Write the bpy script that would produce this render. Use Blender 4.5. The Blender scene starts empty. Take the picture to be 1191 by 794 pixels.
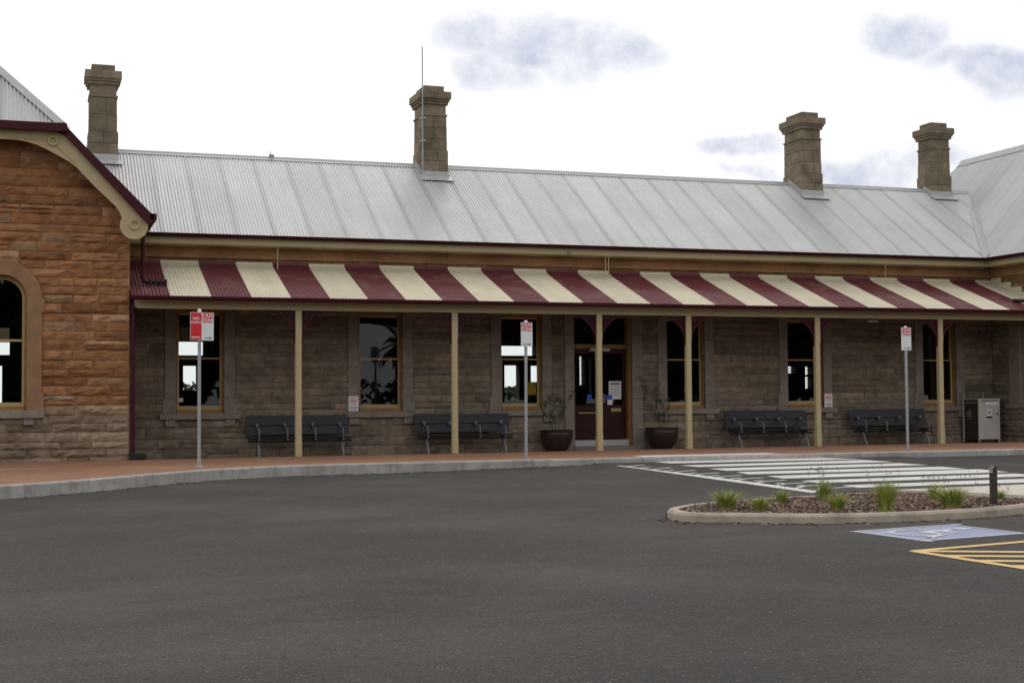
import bpy, math, random
from mathutils import Vector, Matrix, noise
random.seed(7)
S = bpy.context.scene
COL = S.collection
R = math.radians
# ------------------------------------------------------------------ camera model
PW, PH = 1191.0, 794.0
CX, CY = PW/2, PH/2
_vx = (5350-CX, 430-CY); _vy = (40-CX, 467-CY)
F = math.sqrt(-(_vx[0]*_vy[0] + _vx[1]*_vy[1]))
AX = Vector((_vx[0], _vx[1], F)).normalized()
AY = Vector((_vy[0], _vy[1], F)).normalized()
AZ = AX.cross(AY)
def ray(px, py):
    d = Vector((px-CX, py-CY, F))
    return Vector((AX.dot(d), AY.dot(d), AZ.dot(d)))
HC = 1.42
_w = ray(347, 530.5); _t = (0.2-HC)/_w.z; _D = _w.y*_t
_w2 = ray(150, 534)
CAM = Vector((-_w2.x*_D/_w2.y, -_D, HC))
def at(px, py, X=None, Y=None, Z=None):
    w = ray(px, py)
    if X is not None: t = (X-CAM.x)/w.x
    elif Y is not None: t = (Y-CAM.y)/w.y
    else: t = (Z-CAM.z)/w.z
    return CAM + w*t
def onplane(px, py, P0, n):
    w = ray(px, py)
    return CAM + w*((Vector(P0)-CAM).dot(n)/w.dot(n))
cd = bpy.data.cameras.new('camera'); cam = bpy.data.objects.new('camera', cd); COL.objects.link(cam)
cd.sensor_width = 36; cd.lens = F*36/PW; cd.clip_end = 3000; cd.clip_start = .1
M3 = Matrix(((AX.x, -AX.y, -AX.z), (AY.x, -AY.y, -AY.z), (AZ.x, -AZ.y, -AZ.z)))
cam.matrix_world = Matrix.Translation(CAM) @ M3.to_4x4()
S.camera = cam
S.view_settings.view_transform = 'Standard'; S.view_settings.look = 'None'
S.view_settings.exposure = 0; S.view_settings.gamma = 1

# ------------------------------------------------------------------ materials
def nn(nt, typ, **kw):
    n = nt.nodes.new(typ)
    for k, v in kw.items():
        if k.startswith('i_'):
            n.inputs[k[2:].replace('_', ' ')].default_value = v
        else: setattr(n, k, v)
    return n
def mat(name, col, rough=.8, var=.15, scale=6, bump=0, bscale=40, metal=0, tint=False, spec=.3, dirt=None, dscale=1.5, damt=.5, col2=None):
    m = bpy.data.materials.new(name); m.use_nodes = True
    nt = m.node_tree; L = nt.links; b = nt.nodes['Principled BSDF']
    b.inputs['Roughness'].default_value = rough; b.inputs['Metallic'].default_value = metal
    b.inputs['Specular IOR Level'].default_value = spec
    tc = nn(nt, 'ShaderNodeTexCoord')
    n1 = nn(nt, 'ShaderNodeTexNoise', i_Scale=scale, i_Detail=6.0, i_Roughness=.6)
    L.new(tc.outputs['Object'], n1.inputs['Vector'])
    mr = nn(nt, 'ShaderNodeMapRange'); mr.inputs['From Min'].default_value = .3; mr.inputs['From Max'].default_value = .7
    mr.inputs['To Min'].default_value = 1-var; mr.inputs['To Max'].default_value = 1+var
    L.new(n1.outputs['Fac'], mr.inputs['Value'])
    base = nn(nt, 'ShaderNodeMix', data_type='RGBA'); base.inputs['Factor'].default_value = 0
    base.inputs['A'].default_value = (*col, 1); base.inputs['B'].default_value = (*(col2 or col), 1)
    if col2:
        n0 = nn(nt, 'ShaderNodeTexNoise', i_Scale=scale*.4, i_Detail=3.0)
        L.new(tc.outputs['Object'], n0.inputs['Vector'])
        m0 = nn(nt, 'ShaderNodeMapRange'); m0.inputs['From Min'].default_value = .4; m0.inputs['From Max'].default_value = .62
        L.new(n0.outputs['Fac'], m0.inputs['Value']); L.new(m0.outputs['Result'], base.inputs['Factor'])
    mul = nn(nt, 'ShaderNodeVectorMath', operation='SCALE')
    L.new(base.outputs['Result'], mul.inputs[0]); L.new(mr.outputs['Result'], mul.inputs['Scale'])
    out = mul.outputs['Vector']
    if tint:
        at_ = nn(nt, 'ShaderNodeAttribute', attribute_name='tint')
        mm = nn(nt, 'ShaderNodeVectorMath', operation='MULTIPLY')
        L.new(out, mm.inputs[0]); L.new(at_.outputs['Color'], mm.inputs[1]); out = mm.outputs['Vector']
    if dirt:
        n2 = nn(nt, 'ShaderNodeTexNoise', i_Scale=dscale, i_Detail=8.0, i_Roughness=.65)
        L.new(tc.outputs['Object'], n2.inputs['Vector'])
        m2 = nn(nt, 'ShaderNodeMapRange'); m2.inputs['From Min'].default_value = .5; m2.inputs['From Max'].default_value = .72
        m2.inputs['To Max'].default_value = damt
        L.new(n2.outputs['Fac'], m2.inputs['Value'])
        dm = nn(nt, 'ShaderNodeMix', data_type='RGBA'); dm.inputs['B'].default_value = (*dirt, 1)
        L.new(m2.outputs['Result'], dm.inputs['Factor']); L.new(out, dm.inputs['A']); out = dm.outputs['Result']
    L.new(out, b.inputs['Base Color'])
    if tint and name.startswith('rock'):
        mp = nn(nt, 'ShaderNodeMapping'); mp.inputs['Scale'].default_value = (1, 1, 5); L.new(tc.outputs['Object'], mp.inputs['Vector'])
        n3 = nn(nt, 'ShaderNodeTexNoise', i_Scale=5.0, i_Detail=8.0, i_Roughness=.7); L.new(mp.outputs['Vector'], n3.inputs['Vector'])
        bp = nn(nt, 'ShaderNodeBump', i_Strength=1.0, i_Distance=.035)
        L.new(n3.outputs['Fac'], bp.inputs['Height']); L.new(bp.outputs['Normal'], b.inputs['Normal'])
    elif bump:
        n3 = nn(nt, 'ShaderNodeTexNoise', i_Scale=bscale, i_Detail=5.0)
        L.new(tc.outputs['Object'], n3.inputs['Vector'])
        bp = nn(nt, 'ShaderNodeBump', i_Strength=bump, i_Distance=.02)
        L.new(n3.outputs['Fac'], bp.inputs['Height']); L.new(bp.outputs['Normal'], b.inputs['Normal'])
    return m
M = {}
M['stone'] = mat('rock_faced_sandstone', (1, 1, 1), .95, .3, 5, .7, 22, tint=True, spec=.15, dirt=(.05, .04, .032), dscale=1.3, damt=.55)
M['mortar_light'] = mat('pale_mortar', (.33, .22, .135), .95, .15, 8, .2)
M['mortar'] = mat('mortar', (.20, .155, .115), .95, .2, 8, .3)
M['ashlar'] = mat('dressed_sandstone', (.235, .205, .17), .9, .14, 5, .2, 60, spec=.2, dirt=(.10, .08, .06), dscale=2, damt=.5)
M['ashlar_warm'] = mat('warm_dressed_sandstone', (.26, .155, .085), .9, .16, 3, .2, 60, spec=.2, dirt=(.16, .09, .05), dscale=1.2, damt=.5)
M['chim'] = mat('weathered_chimney_stone', (1, 1, 1), .95, .22, 4, .5, 30, tint=True, spec=.15, dirt=(.055, .05, .035), dscale=1.8, damt=.6)
M['cream'] = mat('cream_paint', (.42, .345, .195), .55, .07, 3, 0, dirt=(.25, .19, .10), dscale=3, damt=.35)
M['cream_flash'] = mat('cream_flashing', (.56, .51, .36), .5, .06, 3)
M['tan'] = mat('tan_sash_paint', (.40, .30, .15), .5, .08, 4)
M['frieze'] = mat('orange_frieze_sandstone', (.33, .18, .085), .9, .2, 2, .2, 60, spec=.2, dirt=(.15, .09, .05), dscale=1.2, damt=.4)
M['brown'] = mat('varnished_timber', (.26, .135, .045), .45, .2, 7)
M['maroon'] = mat('maroon_paint', (.048, .008, .013), .5, .12, 4, spec=.15)
M['maroon_door'] = mat('maroon_door_paint', (.036, .006, .008), .45, .1, 4, spec=.2)
M['zinc'] = mat('galvanised_flashing', (.41, .41, .41), .5, .08, 5, metal=.2)
M['galv_post'] = mat('galvanised_steel', (.34, .35, .36), .5, .1, 15, metal=.3)
M['white'] = mat('white_sheet', (.72, .72, .72), .5, .03, 5)
M['red'] = mat('red_sheet', (.60, .025, .03), .45, .04, 5)
M['black'] = mat('black_plastic', (.012, .012, .013), .5, .1, 5)
M['blue'] = mat('blue_sticker', (.03, .09, .5), .4, .05, 5)
M['brass'] = mat('brass', (.42, .30, .12), .35, .1, 8, metal=.7)
M['slate'] = mat('dark_slate_paint', (.017, .019, .024), .45, .15, 5)
M['mid_grey'] = mat('grey_bench_casting', (.17, .17, .17), .5, .15, 8)  # grey of the bench castings, also used for small print
M['steel'] = mat('brushed_stainless', (.52, .50, .46), .45, .08, 3, metal=.25)
M['binside'] = mat('dark_bin_panel', (.045, .036, .028), .5, .12, 5)  # bin body, darker than its steel front
M['pot'] = mat('maroon_glazed_clay', (.034, .019, .015), .35, .2, 8)
M['leaf'] = mat('shrub_leaf', (.035, .05, .02), .6, .3, 9)
M['twig'] = mat('twig', (.07, .05, .035), .9, .2, 9)
M['soil'] = mat('soil', (.05, .036, .027), 1, .3, 20, .5)
M['chips'] = mat('bark_chips', (1, 1, 1), .95, .2, 30, tint=True, spec=.1)
M['grass'] = mat('grass_blade', (1, 1, 1), .6, .1, 9, tint=True, spec=.2)
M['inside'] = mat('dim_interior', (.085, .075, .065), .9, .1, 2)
M['ceilmaroon'] = mat('maroon_lining', (.07, .03, .03), .8, .1, 3)
M['yellow'] = mat('yellow_notice', (.55, .33, .02), .6, .05, 3)
M['timberpost'] = mat('weathered_brown_bollard', (.060, .046, .035), .8, .25, 14, .3)
M['crown'] = mat('tree_leaf', (.04, .055, .025), .8, .3, 1)
M['trunk'] = mat('bark', (.08, .06, .045), .9, .2, 4)
M['islandkerb'] = mat('island_concrete', (.40, .34, .27), .9, .15, 5, .3, 60, dirt=(.16, .13, .11), dscale=3, damt=.6)

def mnode(nt, op, a, b=None, c=None, clamp=False):
    n = nn(nt, 'ShaderNodeMath', operation=op); n.use_clamp = clamp
    for i, v in enumerate((a, b, c)):
        if v is None: continue
        if isinstance(v, (int, float)): n.inputs[i].default_value = v
        else: nt.links.new(v, n.inputs[i])
    return n.outputs[0]
def mixc(nt, fac, A, B):
    m = nn(nt, 'ShaderNodeMix', data_type='RGBA')
    for k, v in (('Factor', fac), ('A', A), ('B', B)):
        if isinstance(v, tuple): m.inputs[k].default_value = (*v, 1)
        elif isinstance(v, (int, float)): m.inputs[k].default_value = v
        else: nt.links.new(v, m.inputs[k])
    return m.outputs['Result']
def newmat(name, rough=.8, spec=.3, metal=0):
    m = bpy.data.materials.new(name); m.use_nodes = True
    b = m.node_tree.nodes['Principled BSDF']
    b.inputs['Roughness'].default_value = rough; b.inputs['Specular IOR Level'].default_value = spec
    b.inputs['Metallic'].default_value = metal
    return m, m.node_tree, b
def noi(nt, vec, scale, detail=5, rough=.55, lo=.35, hi=.65, a=0, b=1):
    n = nn(nt, 'ShaderNodeTexNoise', i_Scale=float(scale), i_Detail=float(detail), i_Roughness=rough)
    nt.links.new(vec, n.inputs['Vector'])
    r = nn(nt, 'ShaderNodeMapRange'); r.inputs['From Min'].default_value = lo; r.inputs['From Max'].default_value = hi
    r.inputs['To Min'].default_value = a; r.inputs['To Max'].default_value = b
    nt.links.new(n.outputs['Fac'], r.inputs['Value']); return r.outputs['Result']
SHEET = .843
# roofing iron: individual sheets, streaks, lap marks. axis = coordinate along the ribs' spacing
def iron(name, axis='X', stripes=False, sm=1.0):
    m, nt, b = newmat(name, .55 if stripes else .42, .12 if stripes else .4, 0 if stripes else .25)
    tc = nn(nt, 'ShaderNodeTexCoord'); sp = nn(nt, 'ShaderNodeSeparateXYZ'); nt.links.new(tc.outputs['Object'], sp.inputs[0])
    x = sp.outputs[axis]
    sh = mnode(nt, 'DIVIDE', mnode(nt, 'SUBTRACT', x, .80), SHEET)
    fl = mnode(nt, 'FLOOR', sh); fr = mnode(nt, 'FRACT', sh)
    wn = nn(nt, 'ShaderNodeTexWhiteNoise', noise_dimensions='1D'); nt.links.new(fl, wn.inputs['W'])
    mp = nn(nt, 'ShaderNodeMapping'); sc = [6, .35, .35] if axis == 'X' else [.35, 6, .35]
    mp.inputs['Scale'].default_value = sc; nt.links.new(tc.outputs['Object'], mp.inputs['Vector'])
    streak = noi(nt, mp.outputs['Vector'], 1.2, 6, .6, .3, .7, .93, 1.05)
    patch = noi(nt, tc.outputs['Object'], .45, 4, .55, .3, .7, .96, 1.03)
    sheetv = mnode(nt, 'MULTIPLY_ADD', wn.outputs['Value'], .10, .95)
    v = mnode(nt, 'MULTIPLY', mnode(nt, 'MULTIPLY', streak, patch), sheetv)
    if stripes:
        par = mnode(nt, 'MODULO', mnode(nt, 'ADD', fl, 101), 2)
        base = mixc(nt, par, (.58, .52, .39), (.112, .029, .032))
        # fl = 0 is cream: 0+101 odd -> 1, so swap
        base = mixc(nt, par, (.112, .029, .032), (.58, .52, .39))
        seam = 0.0
        dirtc = (.30, .25, .18)
        wash = noi(nt, tc.outputs['Object'], 2.2, 7, .65, .5, .8, 0, .35)
        base = mixc(nt, wash, base, dirtc)
    else:
        base = mixc(nt, noi(nt, tc.outputs['Object'], .8, 5, .6, .35, .7), (.455, .46, .46), (.42, .418, .41))
        seamf = mnode(nt, 'LESS_THAN', mnode(nt, 'ABSOLUTE', mnode(nt, 'SUBTRACT', fr, .5)), .468)
        seamf = mnode(nt, 'SUBTRACT', 1, seamf)
        halo = mnode(nt, 'GREATER_THAN', mnode(nt, 'ABSOLUTE', mnode(nt, 'SUBTRACT', fr, .5)), .40)
        hn = noi(nt, mp.outputs['Vector'], .8, 4, .6, .35, .7, .16*sm, .50*sm)
        base = mixc(nt, mnode(nt, 'MULTIPLY', halo, hn), base, (.27, .26, .235))
        base = mixc(nt, mnode(nt, 'MULTIPLY', seamf, mnode(nt, 'MULTIPLY', mnode(nt, 'MULTIPLY_ADD', wn.outputs['Value'], .7, .3), noi(nt, mp.outputs['Vector'], .9, 4, .6, .35, .65, .15*sm, .6*sm))), base, (.20, .195, .18))
        spots = noi(nt, tc.outputs['Object'], 5, 3, .5, .70, .76, 0, .4)
        base = mixc(nt, spots, base, (.28, .26, .22))
    mul = nn(nt, 'ShaderNodeVectorMath', operation='SCALE'); nt.links.new(base, mul.inputs[0]); nt.links.new(v, mul.inputs['Scale'])
    nt.links.new(mul.outputs['Vector'], b.inputs['Base Color'])
    return m
M['ironX'] = iron('galvanised_corrugated_iron', 'X')
M['ironY'] = iron('galvanised_iron_wing', 'Y', sm=.25)
M['ironS'] = iron('striped_corrugated_iron', 'X', True)

def asphalt():
    m, nt, b = newmat('asphalt', .82, .28)
    tc = nn(nt, 'ShaderNodeTexCoord'); v = tc.outputs['Object']
    base = mixc(nt, noi(nt, v, .30, 7, .65, .38, .62), (.034, .029, .0255), (.063, .055, .048))
    mp = nn(nt, 'ShaderNodeMapping'); mp.inputs['Scale'].default_value = (.25, 1.1, 1); mp.inputs['Rotation'].default_value = (0, 0, .25)
    nt.links.new(v, mp.inputs['Vector'])
    base = mixc(nt, noi(nt, mp.outputs['Vector'], 1.1, 7, .62, .5, .75, 0, .6), base, (.024, .022, .021))
    base = mixc(nt, noi(nt, v, 1.7, 5, .6, .55, .75, 0, .35), base, (.075, .069, .062))
    sx_ = nn(nt, 'ShaderNodeSeparateXYZ'); nt.links.new(v, sx_.inputs[0])
    # worn wheel tracks swinging round the forecourt, and a repaired trench
    rr2 = mnode(nt, 'SQRT', mnode(nt, 'ADD', mnode(nt, 'POWER', mnode(nt, 'SUBTRACT', sx_.outputs['X'], 6.0), 2.0), mnode(nt, 'POWER', mnode(nt, 'ADD', sx_.outputs['Y'], 34.0), 2.0)))
    rr2 = mnode(nt, 'ADD', rr2, noi(nt, v, .25, 3, .5, .3, .7, -.5, .5))
    for rad_, wd_ in ((20.6, .30), (22.2, .30), (15.2, .35), (16.9, .35)):
        q_ = mnode(nt, 'SUBTRACT', 1, mnode(nt, 'DIVIDE', mnode(nt, 'ABSOLUTE', mnode(nt, 'SUBTRACT', rr2, rad_)), wd_), clamp=True)
        base = mixc(nt, mnode(nt, 'MULTIPLY', q_, noi(nt, v, .8, 5, .6, .3, .7, .05, .5)), base, (.026, .0235, .022))
    oil = noi(nt, v, .9, 2, .4, .70, .76, 0, .55)
    base = mixc(nt, oil, base, (.022, .020, .019))
    kd = nn(nt, 'ShaderNodeMapRange'); kd.inputs['From Min'].default_value = -5.4; kd.inputs['From Max'].default_value = -4.3; kd.inputs['To Max'].default_value = .8
    nt.links.new(mnode(nt, 'ADD', sx_.outputs['Y'], noi(nt, v, .9, 5, .6, .3, .7, -.5, .5)), kd.inputs['Value'])
    base = mixc(nt, kd.outputs['Result'], base, (.024, .022, .0215))
    base = mixc(nt, noi(nt, mp.outputs['Vector'], .28, 5, .6, .42, .62, 0, .5), base, (.033, .0285, .0255))
    vo = nn(nt, 'ShaderNodeTexVoronoi', i_Scale=95.0); nt.links.new(v, vo.inputs['Vector'])
    sp = nn(nt, 'ShaderNodeSeparateColor'); nt.links.new(vo.outputs['Color'], sp.inputs[0])
    g = nn(nt, 'ShaderNodeMapRange'); g.inputs['To Min'].default_value = .55; g.inputs['To Max'].default_value = 1.5
    nt.links.new(sp.outputs[0], g.inputs['Value'])
    light = mnode(nt, 'GREATER_THAN', sp.outputs[1], .985)
    mul = nn(nt, 'ShaderNodeVectorMath', operation='SCALE'); nt.links.new(base, mul.inputs[0]); nt.links.new(g.outputs['Result'], mul.inputs['Scale'])
    out = mixc(nt, mnode(nt, 'MULTIPLY', light, .6), mul.outputs['Vector'], (.22, .20, .17))
    nt.links.new(out, b.inputs['Base Color'])
    bp = nn(nt, 'ShaderNodeBump', i_Strength=.45, i_Distance=.012)
    nt.links.new(vo.outputs['Distance'], bp.inputs['Height']); nt.links.new(bp.outputs['Normal'], b.inputs['Normal'])
    return m
M['asphalt'] = asphalt()
def pavers():
    m, nt, b = newmat('terracotta_pavers', .85, .25)
    tc = nn(nt, 'ShaderNodeTexCoord'); v = tc.outputs['Object']
    br = nn(nt, 'ShaderNodeTexBrick', i_Scale=1.0)
    br.inputs['Brick Width'].default_value = .23; br.inputs['Row Height'].default_value = .115; br.inputs['Mortar Size'].default_value = .004
    br.inputs['Color1'].default_value = (.29, .145, .085, 1); br.inputs['Color2'].default_value = (.225, .112, .068, 1); br.inputs['Mortar'].default_value = (.14, .08, .055, 1)
    nt.links.new(v, br.inputs['Vector'])
    c = mixc(nt, noi(nt, v, .5, 5, .6, .4, .65, 0, .55), br.outputs['Color'], (.30, .17, .10))
    c = mixc(nt, noi(nt, v, 2, 6, .6, .55, .75, 0, .45), c, (.19, .105, .075))
    nt.links.new(c, b.inputs['Base Color']); return m
M['pavers'] = pavers()
def kerbm():
    m, nt, b = newmat('kerb_concrete', .9, .25)
    tc = nn(nt, 'ShaderNodeTexCoord'); v = tc.outputs['Object']
    c = mixc(nt, noi(nt, v, 1.2, 6, .6), (.31, .30, .28), (.41, .395, .37))
    c = mixc(nt, noi(nt, v, 4, 7, .65, .5, .7, 0, .6), c, (.20, .18, .16))
    sx_ = nn(nt, 'ShaderNodeSeparateXYZ'); nt.links.new(v, sx_.inputs[0])
    jt = mnode(nt, 'LESS_THAN', mnode(nt, 'FRACT', mnode(nt, 'DIVIDE', sx_.outputs['X'], 1.5)), .012)
    c = mixc(nt, mnode(nt, 'MULTIPLY', jt, .4), c, (.14, .13, .12))
    mq = nn(nt, 'ShaderNodeMapping'); mq.inputs['Scale'].default_value = (3.5, 3.5, .6); nt.links.new(v, mq.inputs['Vector'])
    c = mixc(nt, noi(nt, mq.outputs['Vector'], 1.4, 6, .6, .52, .7, 0, .55), c, (.17, .155, .135))
    nt.links.new(c, b.inputs['Base Color']); return m
M['kerb'] = kerbm()
def paint(name, col, worn, amt=.5, scale=9):
    m, nt, b = newmat(name, .7, .3)
    tc = nn(nt, 'ShaderNodeTexCoord'); v = tc.outputs['Object']
    c = mixc(nt, noi(nt, v, scale, 8, .7, .48, .72, 0, amt), col, worn)
    c = mixc(nt, noi(nt, v, 1.0, 4, .6, .4, .75, 0, .4), c, worn)
    c = mixc(nt, noi(nt, v, 70, 3, .6, .58, .66, 0, .5), c, (.09, .085, .08))
    nt.links.new(c, b.inputs['Base Color']); return m
M['wpaint'] = paint('white_road_paint', (.66, .65, .62), (.38, .36, .34))
M['bpaint'] = paint('faded_blue_road_paint', (.23, .27, .42), (.38, .38, .45), .8, 14)
M['wpaint2'] = paint('worn_white_road_paint', (.62, .62, .62), (.34, .36, .44), .7, 14)
M['ypaint'] = paint('yellow_road_paint', (.66, .45, .17), (.55, .42, .24), .6)
M['refuge'] = paint('cream_concrete_paving', (.55, .50, .42), (.40, .36, .30), .5, 6)
def glass():
    m = bpy.data.materials.new('window_glass'); m.use_nodes = True; nt = m.node_tree; nt.nodes.clear()
    o = nn(nt, 'ShaderNodeOutputMaterial'); t = nn(nt, 'ShaderNodeBsdfTransparent'); t.inputs[0].default_value = (.88, .91, .90, 1)
    g = nn(nt, 'ShaderNodeBsdfGlossy'); g.inputs['Roughness'].default_value = .01
    fr = nn(nt, 'ShaderNodeFresnel'); fr.inputs['IOR'].default_value = 1.36
    mx = nn(nt, 'ShaderNodeMixShader')
    nt.links.new(fr.outputs[0], mx.inputs[0]); nt.links.new(t.outputs[0], mx.inputs[1]); nt.links.new(g.outputs[0], mx.inputs[2]); nt.links.new(mx.outputs[0], o.inputs[0])
    return m
M['glass'] = glass()

# ------------------------------------------------------------------ mesh helper
class MB:
    def __init__(s): s.v = []; s.f = []; s.m = []; s.c = []; s.tint = (1, 1, 1)
    def face(s, idx, mi=0): s.f.append(tuple(idx)); s.m.append(mi); s.c.append(s.tint)
    def vert(s, p): s.v.append(tuple(p)); return len(s.v)-1
    def box(s, a, b, mi=0):
        x0, x1 = sorted((a[0], b[0])); y0, y1 = sorted((a[1], b[1])); z0, z1 = sorted((a[2], b[2]))
        i = len(s.v)
        s.v += [(x0, y0, z0), (x1, y0, z0), (x1, y1, z0), (x0, y1, z0), (x0, y0, z1), (x1, y0, z1), (x1, y1, z1), (x0, y1, z1)]
        for q in ((0, 3, 2, 1), (4, 5, 6, 7), (0, 1, 5, 4), (1, 2, 6, 5), (2, 3, 7, 6), (3, 0, 4, 7)): s.face([i+k for k in q], mi)
        return s
    def hexa(s, p, mi=0):          # 8 corners, bottom ring then top ring
        i = len(s.v); s.v += [tuple(q) for q in p]
        for q in ((0, 3, 2, 1), (4, 5, 6, 7), (0, 1, 5, 4), (1, 2, 6, 5), (2, 3, 7, 6), (3, 0, 4, 7)): s.face([i+k for k in q], mi)
        return s
    def prism(s, poly, d, mi=0):   # poly: list of 3D points (planar), d: extrusion vector
        d = Vector(d); n = len(poly); i = len(s.v)
        s.v += [tuple(p) for p in poly]; s.v += [tuple(Vector(p)+d) for p in poly]
        s.face(range(i, i+n), mi); s.face([i+n+k for k in range(n)][::-1], mi)
        for k in range(n): s.face((i+k, i+(k+1) % n, i+n+(k+1) % n, i+n+k), mi)
        return s
    def tube(s, pts, r, n=8, mi=0, cap=True):
        pts = [Vector(p) for p in pts]; rr = r if isinstance(r, (list, tuple)) else [r]*len(pts)
        rings = []; up = None
        for k, p in enumerate(pts):
            t = (pts[min(k+1, len(pts)-1)] - pts[max(k-1, 0)]).normalized()
            if up is None: up = Vector((0, 0, 1)) if abs(t.z) < .9 else Vector((1, 0, 0))
            a = t.cross(up).normalized(); b = a.cross(t).normalized(); up = b
            ring = []
            for j in range(n):
                g = 2*math.pi*j/n; ring.append(s.vert(p + a*math.cos(g)*rr[k] + b*math.sin(g)*rr[k]))
            rings.append(ring)
        for k in range(len(rings)-1):
            for j in range(n): s.face((rings[k][j], rings[k][(j+1) % n], rings[k+1][(j+1) % n], rings[k+1][j]), mi)
        if cap: s.face(rings[0][::-1], mi); s.face(rings[-1], mi)
        return s
    def lathe(s, prof, n=24, mi=0, c=(0, 0)):
        rings = []
        for r, z in prof: rings.append([s.vert((c[0]+r*math.cos(2*math.pi*j/n), c[1]+r*math.sin(2*math.pi*j/n), z)) for j in range(n)])
        for k in range(len(rings)-1):
            for j in range(n): s.face((rings[k][j], rings[k][(j+1) % n], rings[k+1][(j+1) % n], rings[k+1][j]), mi)
        s.face(rings[0][::-1], mi); s.face(rings[-1], mi); return s
    def build(s, name, mats, parent=None, smooth=False, bevel=0):
        me = bpy.data.meshes.new(name); me.from_pydata(s.v, [], s.f)
        mats = mats if isinstance(mats, (list, tuple)) else [mats]
        for m_ in mats: me.materials.append(m_)
        me.polygons.foreach_set('material_index', s.m)
        if any(c != (1, 1, 1) for c in s.c):
            ca = me.color_attributes.new('tint', 'FLOAT_COLOR', 'CORNER'); arr = []
            for p, c in zip(me.polygons, s.c): arr += [c[0], c[1], c[2], 1]*p.loop_total
            ca.data.foreach_set('color', arr)
        if smooth: me.polygons.foreach_set('use_smooth', [True]*len(me.polygons))
        me.update()
        o = bpy.data.objects.new(name, me); COL.objects.link(o)
        if parent: o.parent = parent
        if bevel:
            bm = o.modifiers.new('bevel', 'BEVEL'); bm.width = bevel; bm.segments = 2; bm.limit_method = 'ANGLE'
        return o
def tag(o, label=None, cat=None, group=None, kind=None):
    if label: o['label'] = label
    if cat: o['category'] = cat
    if group: o['group'] = group
    if kind: o['kind'] = kind
    return o
def empty(name, loc, label, cat, group=None, rz=0):
    o = bpy.data.objects.new(name, None); COL.objects.link(o); o.location = loc; o.rotation_euler[2] = rz
    o.empty_display_size = .3
    return tag(o, label, cat, group)
def copy_tree(o, parent=None):
    c = o.copy(); COL.objects.link(c); c.parent = parent
    for ch in list(o.children): copy_tree(ch, c)
    return c
def text(name, body, size, m, loc, parent, rx=math.pi/2, sx=1.0, align='CENTER'):
    cu = bpy.data.curves.new(name, 'FONT'); cu.body = body; cu.size = size; cu.align_x = align; cu.extrude = .0008; cu.offset = size*.02
    t = bpy.data.objects.new('tmp_text', cu); COL.objects.link(t)
    dg = bpy.context.evaluated_depsgraph_get(); dg.update()
    me = bpy.data.meshes.new_from_object(t.evaluated_get(dg)); bpy.data.objects.remove(t)
    me.materials.clear(); me.materials.append(m)
    o = bpy.data.objects.new(name, me); COL.objects.link(o); o.location = loc; o.rotation_euler[0] = rx; o.scale[0] = sx
    o.parent = parent; return o

# ------------------------------------------------------------------ key dimensions
YW = 2.2                       # facade wall under the verandah
YE = 1.7                       # main eave
TH = R(33)
ZE = at(620, 284.5, Y=YE).z
NMAIN = Vector((0, -math.tan(TH), 1))
def mainroof(px, py): return onplane(px, py, (0, YE, ZE), NMAIN)
rg = mainroof(620, 199.2); YR, ZR = rg.y, rg.z
XR = at(1154, 420, Y=YW).x     # inner corner with the right wing
YB = 2*YR - YE - .4            # back wall
FL = .2
def floor_z(y): return FL - .04*max(0, min(y, YW+.4))
print('ZE', ZE, 'ridge', YR, ZR, 'XR', XR, 'YB', YB)

# ------------------------------------------------------------------ ground
def sstep(a, b, x):
    t = max(0, min(1, (x-a)/(b-a))); return t*t*(3-2*t)
def lin(a, b, x): return max(0, min(1, (x-a)/(b-a)))
ZT = .10
def road_h(x, y):
    h = ZT*lin(8.2, 8.75, x)*lin(17.2, 16.0, x)*lin(-13.9, -13.4, y)
    h2 = .07*sstep(4, 9, x)*sstep(-9, -4, y)
    return max(h, h2)
mb = MB()
xs = [-300, -120, -60, -30] + [-20 + i*.5 for i in range(0, 51)] + [5.5+i*.2 for i in range(0, 65)] + [19+i for i in range(0, 20)] + [45, 60, 90, 150, 320]
ys = [-300, -140, -70, -45, -36, -30] + [-28+i*1.0 for i in range(0, 13)] + [-15.5+i*.3 for i in range(0, 42)] + [-2.9]
xs = sorted(set(round(x, 3) for x in xs))
idx = {}
for i, x in enumerate(xs):
    for j, y in enumerate(ys): idx[i, j] = mb.vert((x, y, road_h(x, y)))
for i in range(len(xs)-1):
    for j in range(len(ys)-1): mb.face((idx[i, j], idx[i+1, j], idx[i+1, j+1], idx[i, j+1]))
tag(mb.build('road', M['asphalt'], smooth=True), kind='structure')
gm = mat('dry_grass_ground', (.10, .09, .05), .95, .3, .4)
mb = MB(); mb.prism([(-700, -2.9, -.08), (700, -2.9, -.08), (700, 900, -.08), (-700, 900, -.08)][::-1], (0, 0, -.1))
tag(mb.build('ground', gm), kind='structure')

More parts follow.
